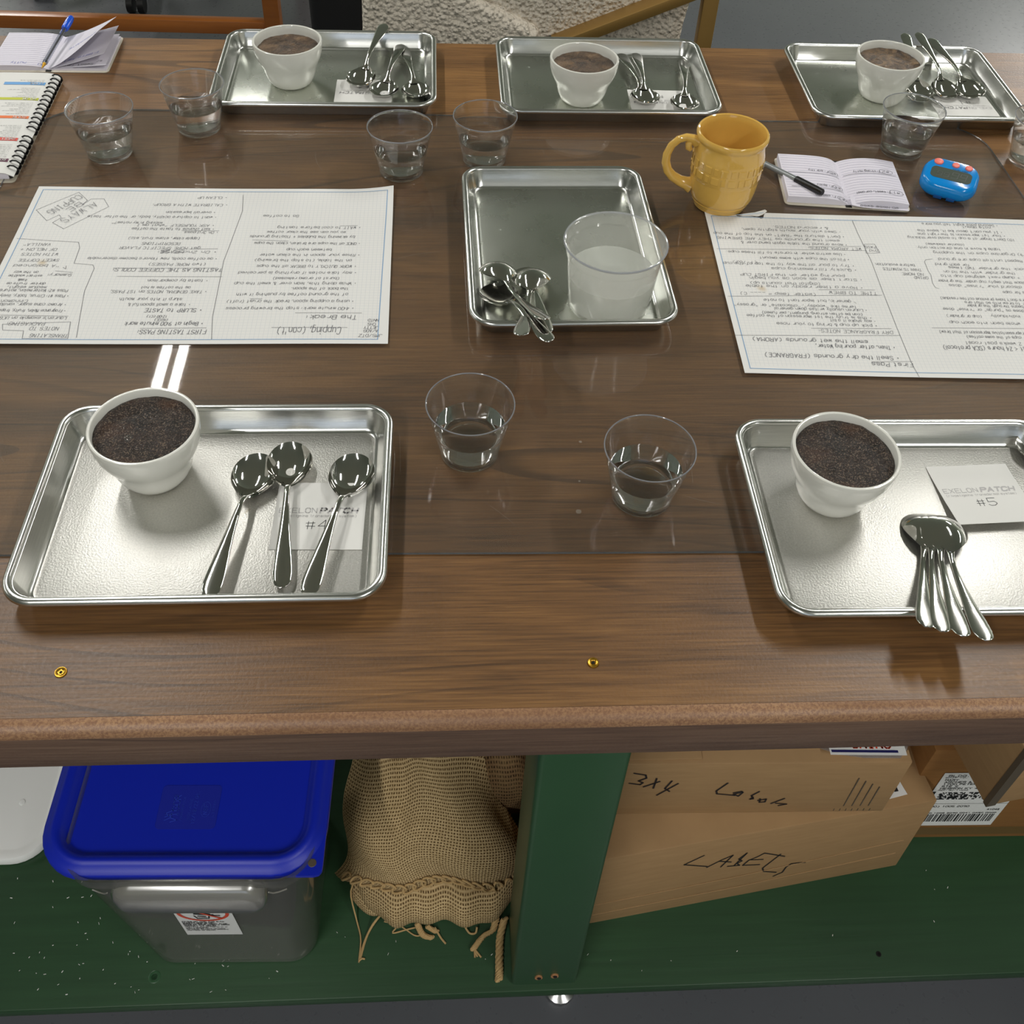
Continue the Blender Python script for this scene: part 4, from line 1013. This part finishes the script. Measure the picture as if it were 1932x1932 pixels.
wl = thing('white_lid', 'white plastic lid with rounded corner on the shelf, left of the blue-lidded tub', 'plastic sheet', (-.730, .806, ZS+.0005))  # white tub lid lying flat, with a raised rim
obj('rimmed_lid', G().loft([rrect(.318, .318, .05, 0, 8), rrect(.322, .322, .052, .002, 8), rrect(.322, .322, .052, .010, 8), rrect(.316, .316, .049, .014, 8), rrect(.300, .300, .041, .0150, 8), rrect(.292, .292, .037, .0125, 8), rrect(.286, .286, .034, .0125, 8)]), 'white_plastic', wl, angle=40)
obj('vent_dimple', G().lathe([(.0045, .0125), (.0040, .0142), (.002, .0148)], 16), 'white_plastic', wl, (.105, -.075, 0))

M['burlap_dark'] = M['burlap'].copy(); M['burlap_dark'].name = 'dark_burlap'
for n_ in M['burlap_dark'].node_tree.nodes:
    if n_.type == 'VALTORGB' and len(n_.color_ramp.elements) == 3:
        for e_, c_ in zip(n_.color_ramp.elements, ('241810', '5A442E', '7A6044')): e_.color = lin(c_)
# folded burlap sack
bs = thing('burlap_sack', 'folded burlap sack with a chain-stitched hem and loose threads on the shelf', 'sack', (-.028, .60, ZS))
rnd = random.Random(9)
def uvmesh(name, fn, nu, nv, lu, lv, mat, parent):
    g = G().sheet(fn, nu, nv); m = mesh(name, g, angle=75); uvl = m.uv_layers.new(name='uv')
    for lp in m.loops:
        i = lp.vertex_index; uvl.data[lp.index].uv = ((i % (nu+1))/nu*lu, (i//(nu+1))/nv*lv)
    return obj(name, m, mat, parent)
def poly(pts, t):
    t = max(0, min(1, t))*(len(pts)-1); i = min(int(t), len(pts)-2); q = t-i; a, b = pts[i], pts[i+1]
    p = pts[max(i-1, 0)]; n = pts[min(i+2, len(pts)-1)]
    return tuple(.5*(2*a[k]+(b[k]-p[k])*q+(2*p[k]-5*a[k]+4*b[k]-n[k])*q*q+(3*a[k]-p[k]-3*b[k]+n[k])*q**3) for k in range(len(a)))
drape = [(-.030, .076), (-.035, .090), (-.030, .112), (-.016, .145), (.008, .182), (.040, .214), (.085, .240), (.16, .255), (.27, .258)]
def dr(a, b):
    y, z = poly(drape, b); s_ = 2*a-1; hw = .133-.022*min(1, b*1.8)
    x = hw*(s_+.02*math.sin(b*9))*(1 if s_ < 0 else 1.0+.16*math.sin(min(1, b*1.6)*PI))
    fold = .008*math.sin(s_*4.2+1.0)*min(1, b*4) - .012*math.exp(-((s_+.32)/.13)**2)*min(1, b*3)
    sag = (abs(s_)**5)*(.075+.03*b); back = (abs(s_)**6)*.05
    return (x+.006*math.sin(b*14+s_*3), y+back+.004*math.sin(s_*7+b*5), max(.004, z+fold-sag + (.012*(-s_)-.004)*(1-b)))
top_ = uvmesh('upper_fold', dr, 64, 48, .27, .42, 'burlap', bs)
low = [(.012, .080), (-.040, .074), (-.062, .056), (-.066, .036), (-.058, .018), (-.040, .010), (.02, .012), (.12, .012)]
def lo_(a, b):
    y, z = poly(low, b); s_ = 2*a-1
    w_ = .004*math.sin(s_*6+2)+.003*math.sin(s_*15)
    return (.012+.108*s_, y+w_+.030*(abs(s_)**5)+(.012 if s_ < -.5 else 0)*(-s_-.5)*2, max(.003, z*(1-.25*abs(s_)**4) + .010*max(0, -s_-.2) + .003*math.sin(s_*8)))
uvmesh('lower_fold', lo_, 56, 30, .24, .22, 'burlap', bs)
inn_ = [(.03, .052), (-.022, .048), (-.040, .030), (-.034, .012), (-.005, .006), (.05, .006)]
def in_(a, b):
    y, z = poly(inn_, b); s_ = 2*a-1; return (-.060+.048*s_, y-.004+.020*abs(s_)**4+.004*math.sin(s_*5), max(.003, z*(1-.3*abs(s_)**4)))
uvmesh('inner_fold', in_, 30, 20, .12, .15, 'burlap', bs)
rr = [(.03, .05), (.006, .13), (.0, .21), (.025, .265), (.09, .285), (.16, .275)]
def rf(a, b):
    y, z = poly(rr, b); s_ = 2*a-1; return (.105+.042*s_+.004*math.sin(b*7), y+.055+.03*s_*s_, z-.10*abs(s_)**3-.02)
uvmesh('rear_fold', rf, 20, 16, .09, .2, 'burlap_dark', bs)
# chain stitches along the hem
def hem(s_): return Vector(dr((s_+1)/2, .17))
for k in range(18):
    s0 = -.90+1.80*k/17.0; c = hem(s0)+Vector((0, -.0022, .0016)); dx = (hem(min(1, s0+.05))-hem(s0-.05)).normalized(); up = (Vector(dr((s0+1)/2, .22))-Vector(dr((s0+1)/2, .12))).normalized()
    pts = [c+dx*(.0092*math.cos(q))+up*(.0085*math.sin(q))+Vector((0, -.0012*math.sin(q*2), 0)) for q in [2*PI*i/12 for i in range(13)]]
    obj('chain_stitch', G().tube(pts, .0017, 6, False), 'jute', bs)
def thread(pts, rad=.0011, name='loose_thread', braid=False):
    if not braid: obj(name, G().tube([poly(pts, i/14) for i in range(15)], rad, 6), 'jute', bs)
    else:
        g = G(); n = 40
        for ph in (0, 2*PI/3, 4*PI/3):
            q = []
            for i in range(n+1):
                p = Vector(poly(pts, i/n)); an = i*.75+ph; q.append(p+Vector((math.cos(an)*rad*.9, 0, math.sin(an)*rad*.9))+Vector((0, math.cos(an)*rad*.4, 0)))
            g.tube(q, rad*.8, 6)
        obj(name, g, 'jute', bs)
thread([(-.100, -.012, .055), (-.108, -.020, .030), (-.100, -.046, .004), (-.093, -.070, .002), (-.094, -.098, .0015)])
thread([(-.052, -.038, .030), (-.070, -.048, .012), (-.084, -.066, .002), (-.092, -.096, .0015)])
thread([(-.056, -.040, .028), (-.076, -.052, .008), (-.088, -.074, .002), (-.094, -.100, .0015)])
thread([(-.094, -.098, .0015), (-.090, -.0955, .002), (-.086, -.096, .0015)], .0013)
thread([(-.036, -.046, .022), (-.042, -.056, .008), (-.050, -.064, .002), (-.030, -.060, .002), (-.016, -.058, .004)])
thread([(-.062, -.050, .006), (-.040, -.055, .002), (-.020, -.068, .002), (-.010, -.068, .002)], .0010)
thread([(-.016, -.056, .010), (-.008, -.068, .003), (.004, -.072, .002)], .0026, 'frayed_cord', True)
thread([(-.002, -.060, .010), (.008, -.064, .004), (.011, -.064, .002)], .0022, 'frayed_cord', True)
thread([(.008, -.060, .006), (.016, -.072, .002), (.023, -.080, .0015)], .0014)
thread([(.050, -.062, .008), (.056, -.068, .003), (.064, -.068, .003), (.066, -.062, .008)], .0014)
thread([(.092, -.056, .016), (.088, -.066, .006), (.076, -.072, .004), (.066, -.082, .003), (.061, -.088, .002)], .0034, 'frayed_cord', True)
thread([(.061, -.088, .002), (.066, -.098, .0015)], .0013); thread([(.062, -.088, .002), (.071, -.099, .0015)], .0013); thread([(.062, -.088, .002), (.0625, -.099, .0015)], .0012)
thread([(.104, -.056, .016), (.098, -.074, .006), (.096, -.096, .003), (.095, -.118, .002), (.094, -.128, .0015)], .0036, 'frayed_cord', True)

# cardboard boxes
def carton(name, label, cat, x, y, z, rz, w_, d_, h_, mat, slump=.0):
    t = thing(name, label, cat, (x, y, ZS+z), math.radians(rz), 'cardboard boxes on the shelf')
    g = G(); g.hexa([(0, 0, 0), (w_, 0, 0), (w_, d_, 0), (0, d_, 0), (0, slump, h_), (w_, slump, h_-.002), (w_, d_, h_), (0, d_, h_)])
    obj('box_body', g, mat, t, bevel=.0022, seg=2)
    return t
bl = carton('cardboard_box', 'bottom cardboard box marked LABELS, set askew behind the green post', 'box', .1535, .5335, .0005, 8.25, .506, .33, .200, 'cardboard', .006)
MK1 = [[(139,160),(114,142),(149,123)],[(149,120),(167,135),(182,144),(170,113)],[(164,133),(183,123)],[(190,110),(202,143),(193,128),(199,120),(193,115),(198,107),(180,111)],[(203,105),(209,118),(220,124),(229,132),(263,109)],[(210,119),(231,112)],[(203,105),(229,97)],[(255,119),(236,83),(240,71),(261,60)],[(301,75),(293,78),(279,80),(273,71),(271,56),(259,48)]]
def marks(par, strokes, wd, ox, fy, mat='marker'):
    g = G()
    for st in strokes:
        for a, b in zip(st[:-1], st[1:]):
            A, B = Vector((a[0]/1000+ox, a[1]/1000, 0)), Vector((b[0]/1000+ox, b[1]/1000, 0)); e = (B-A)
            if e.length < 1e-6: continue
            e.normalize(); n = Vector((-e.y, e.x, 0))*wd/2; A -= e*wd*.3; B += e*wd*.3
            g.add([(p.x, fy(p.y), p.y) for p in (A-n, B-n, B+n, A+n)], [(0, 1, 2, 3)])
    return stuff(obj('marker_writing', g, mat, par, smooth=False))
marks(bl, MK1, .0021, .0445, lambda z: -.0008+.006*z/.2)
for z0, z1 in ((.030, .048), (.062, .088)):
    g = G().tube([(.02, -.0002+.006*z0/.2, z0), (.25, -.0005+.006*z0/.2, (z0+z1)/2-.004), (.49, -.0002+.006*z1/.2, z1)], .0005, 6); obj('crease', g, 'cardboard', bl)
g = G(); g.loft([[(0.420, .050, .2003), (0.465, .046, .2003), (0.468, .020, .2003), (0.440, .018, .2003)], [(0.420, .050, .2007), (0.465, .046, .2007), (0.468, .020, .2007), (0.440, .018, .2007)]]); lb2 = obj('barcode_label', g, 'lbl', bl, smooth=False)
g = G(); g.box(.452, .458, .026, .040, .2008, .2010); obj('printed_bars', g, 'ink_dark', lb2, smooth=False)

b2 = carton('cardboard_box', 'upper cardboard box marked 3x4 Labels, stacked on the skewed box', 'box', .165, .6045, .2008, -.9, .408, .28, .136, 'cardboard', .001)
MK2 = [[(227,114),(242,109),(244,101),(235,94),(241,89),(238,84),(224,88)],[(257,100),(256,74)],[(243,78),(262,92)],[(277,93),(271,73),(278,65)],[(286,86),(263,55)],[(349,86),(338,65),(340,57),(364,52)],[(361,59),(371,63),(373,60),(369,50),(362,55),(372,61)],[(394,62),(386,51),(390,42),(386,41),(389,47)],[(397,37),(407,41),(407,33),(400,32),(399,42)],[(431,42),(416,28)],[(422,29),(437,26),(427,22)]]
marks(b2, MK2, .0025, -.164, lambda z: -.0008+.001*z/.136)
g = G()
for k in range(4): g.box(.350+k*.011, .3512+k*.011, -.0004, .0004, .018, .095-.008*k)
for k in range(7): g.box(.340+k*.008, .3408+k*.008, -.0004, .0004, .004, .010)
obj('scuff_marks', g, 'dull_grey', b2, smooth=False)
g = G().box(.03, .145, .006, .26, .1362, .139); obj('top_flap', g, 'cardboard', b2, bevel=.0008)
g = G(); g.hexa([(.300, .002, .1362), (.452, .004, .1362), (.452, .10, .1362), (.30, .10, .1362), (.300, .030, .139), (.452, .006, .139), (.452, .10, .142), (.30, .10, .139)])
pk = thing('film_packet', 'clear film packet with red lettering on the upper cardboard box', 'packet', (.512, .602, ZS+.3372), math.radians(-2))
g = G()
pw = [(-.066, .022), (-.050, .010), (-.030, .003), (.0, -.001), (.045, -.001), (.060, .012), (.064, .06), (-.066, .06)]
g.loft([[(x, y+.004, .0002) for x, y in pw], [(x*.97, y*.9+.006, .010) for x, y in pw]]); obj('film', g, 'film', pk, angle=60)
g = G(); g.box(-.045, .050, .0015, .055, .0106, .0112); cb = obj('printed_insert', g, 'lbl', pk, smooth=False)
g = G(); g.box(-.043, .040, .0045, .0078, .0113, .0115); obj('navy_stripe', g, 'navy_print', cb, smooth=False)
g = G(); text(g, 'ONINO', .0, .048, .0, .012, .0022, lambda x, y: Vector((-.016+x, .0105+y, .0115)), 0, 0); obj('red_lettering', g, 'red_print', cb, smooth=False)

b3 = carton('cardboard_box', 'cardboard box with a large shipping label, behind and right of the LABELS box', 'box', .640, .6470, .0005, -1.0, .42, .32, .268, 'cardboard_dark')
lx = lambda x: x-.640
def label_pt(x, z, d=.0006): return (lx(x), -d, z)
g = G().add([label_pt(.672, .045), label_pt(.794, .045), label_pt(.794, .208), label_pt(.672, .208)], [(0, 1, 2, 3)]); sl = obj('shipping_label', g, 'lbl', b3, (0, -.0008, 0), smooth=False)
g = G(); z = .203
for s_, h, x0 in (('BLDG. DOC.', .0050, .680), ('SHIP TO:', .0034, .677), ('MARY', .0042, .679), ('ARCHER & CO ROAST', .0044, .680), ('1700 PETERSBURG RD', .0044, .680), ('STE 2', .0042, .680), ('HEBRON KY 41048', .0046, .680), ('REF: 30-11042', .003, .679)):
    text(g, s_, x0, x0+len(s_)*h*1.08, z-h, h, .0008 if h > .004 else .0005, lambda x, y: Vector((lx(x), y, 0)), 0, 0); z -= .0062
for s_, x0, x1, z0, h in (('(00) 1005 2090', .680, .740, .1055, .0048), ('41048', .770, .788, .0950, .0046), ('00 1005 2090 0041 0480 0000', .685, .787, .0855, .0026)): text(g, s_, x0, x1, z0, h, .0007, lambda x, y: Vector((lx(x), y, 0)), 0, 0)
rnd = random.Random(8)
for i in range(46):
    for k in range(7):
        if rnd.random() < .55: x, zz = .684+i*.0019, .130+k*.0031; g.add([(lx(x), zz, 0), (lx(x+.0019), zz, 0), (lx(x+.0019), zz+.0029, 0), (lx(x), zz+.0029, 0)], [(0, 1, 2, 3)])
g.v = [(x, -.0012, y) for x, y, _ in g.v]; stuff(obj('printed_words', g, 'ink_dark', sl, smooth=False))
g = G(); rnd = random.Random(4); x = .682
while x < .786:
    w_ = rnd.choice((.0010, .0014, .0024)); g.add([(lx(x), -.0012, .059), (lx(x+w_), -.0012, .059), (lx(x+w_), -.0012, .083), (lx(x), -.0012, .083)], [(0, 1, 2, 3)]); x += w_+rnd.choice((.0012, .0018, .0028))
stuff(obj('barcode', g, 'ink_dark', sl, smooth=False))
g = G(); g.add([(lx(.672), -.0012, .116), (lx(.794), -.0012, .116), (lx(.794), -.0012, .1166), (lx(.672), -.0012, .1166)], [(0, 1, 2, 3)]); g.add([(lx(.672), -.0012, .128), (lx(.677), -.0012, .128), (lx(.677), -.0012, .154), (lx(.672), -.0012, .154)], [(0, 1, 2, 3)])
obj('printed_rules', g, 'ink_dark', sl, smooth=False)
obj('packing_tape', G().box(.0, .42, -.0006, .0004, .012, .036), 'tape', b3, smooth=False)

b4 = carton('cardboard_box', 'cardboard box hanging over the shelf edge at the far right, with a dark grey strip along its corner', 'box', .678, .570, .2700, 9.0, .30, .26, .14, 'cardboard')
g = G(); g.add([(-.0012, .006, .001), (-.0012, -.0012, .001), (.012, -.0012, .001), (-.0012, .006, .14), (-.0012, -.0012, .14), (.014, -.0012, .14)], [(0, 1, 4, 3), (1, 2, 5, 4)]); obj('corner_strip', g, 'dull_grey', b4, smooth=False)  # dark grey strip down the front vertical edge
b5 = carton('cardboard_box', 'tan cardboard box just visible between the blue lid and the sack', 'box', -.175, .930, .0005, 0, .14, .25, .26, 'cardboard')

# ------------------------------------------------------------ beyond the table
desk = thing('desk_frame', 'orange wooden desk frame standing beyond the far left of the table', 'desk', (-1.0, 3.4, 0), math.radians(-1.2))
obj('stretcher', G().box(-.60, .42, -.02, .02, T-.806, T-.762), 'orange_wood', desk, bevel=.003)
for x in (-.62, .432):
    for y in (-.025, .62): obj('leg', G().box(x-.026, x+.026, y, y+.052, 0, .71), 'orange_wood', desk, bevel=.003)
obj('unseen_desktop', G().box(-.70, .52, -.08, .72, .71, .745), 'orange_wood', desk, bevel=.004)  # unseen top, included to block light so the floor below stays dark
oc = thing('office_chair', 'black office chair, one castor showing past the orange desk frame', 'chair', (-1.20, 4.05, 0))
for k in range(5):
    a = 2*PI*k/5 - 1.27; p = Vector((math.cos(a), math.sin(a), 0))
    obj('base_arm', G().tube([p*.04+Vector((0, 0, .11)), p*.2+Vector((0, 0, .10)), p*.33+Vector((0, 0, .075))], [.024, .02, .015], 8), 'black', oc)
    cst = obj('castor', G().tube([p*.33+Vector((-.030, 0, .031)), p*.33+Vector((-.008, 0, .031))], .031, 20), 'black', oc)
    obj('castor_wheel', G().tube([p*.33+Vector((.008, 0, .031)), p*.33+Vector((.030, 0, .031))], .031, 20), 'black', cst)
obj('gas_column', G().lathe([(.03, .09), (.03, .25), (.02, .26), (.02, .45)], 20), 'black', oc)
obj('seat', G().loft([rrect(.46, .46, .12, .45), rrect(.50, .50, .14, .48), rrect(.48, .48, .13, .53)]), 'black_matte', oc)
obj('backrest', G().box(-.22, .22, .20, .26, .56, 1.05), 'black_matte', oc, bevel=.02)
bn = thing('waste_bin', 'matte black bin between the orange desk frame and the cream armchair', 'bin', (-.285, 2.92, 0))
obj('bin_body', G().loft([rrect(.16, .24, .03, 0), rrect(.18, .26, .035, .62), rrect(.17, .25, .03, .62), rrect(.15, .23, .025, .02)]), 'black_matte', bn)
obj('bin_rim', G().loft([rrect(.186, .266, .036, .60), rrect(.190, .270, .037, .61), rrect(.186, .266, .036, .625), rrect(.172, .252, .032, .622)], False, False), 'black', bn)

ac = thing('armchair', 'cream boucle armchair with brass frame just beyond the table', 'armchair', (0, 2.2, 0))
def rblock(name, pts, y0, y1, bev, mat='boucle'):
    g = G(); n = len(pts); g.loft([[(x, y0, T+z) for x, z in pts], [(x, y1, T+z) for x, z in pts]]); return obj(name, g, mat, ac, bevel=bev, seg=4)
rblock('back_panel', [(-.195, -.62), (.215, -.62), (.205, -.235), (.020, -.150), (-.02, .10), (-.170, .10)], 0, .16, .02)
rblock('side_panel', [(.19, -.62), (.27, -.62), (.27, -.268), (.50, -.165), (.44, .06), (.0, .10), (.02, -.146)], .03, .20, .012)
rblock('seat_base', [(.23, -.66), (.505, -.66), (.532, -.24), (.550, -.11), (.50, -.16), (.25, -.28)], .06, .52, .015)
def bar(name, p, q, w_, d_):
    p, q = Vector(p), Vector(q); d = (q-p).normalized(); n = Vector((-d.z, 0, d.x))*w_; g = G()
    g.hexa([(p-n)[:], (q-n)[:], (q-n+Vector((0, d_, 0)))[:], (p-n+Vector((0, d_, 0)))[:], (p+n)[:], (q+n)[:], (q+n+Vector((0, d_, 0)))[:], (p+n+Vector((0, d_, 0)))[:]]); return obj(name, g, 'brass_frame', ac, bevel=.002)
bar('brass_brace', (.235, -.015, T-.265), (.56, -.015, T-.125), .012, .05)
for y in (.0, .5): obj('brass_leg', G().box(.552, .586, y, y+.03, 0, T-.05), 'brass_frame', ac, bevel=.002)
obj('brass_leg', G().box(-.18, -.15, .5, .53, 0, T-.62), 'brass_frame', ac, bevel=.002)
obj('brass_leg', G().box(-.18, -.15, .06, .09, 0, T-.62), 'brass_frame', ac, bevel=.002)
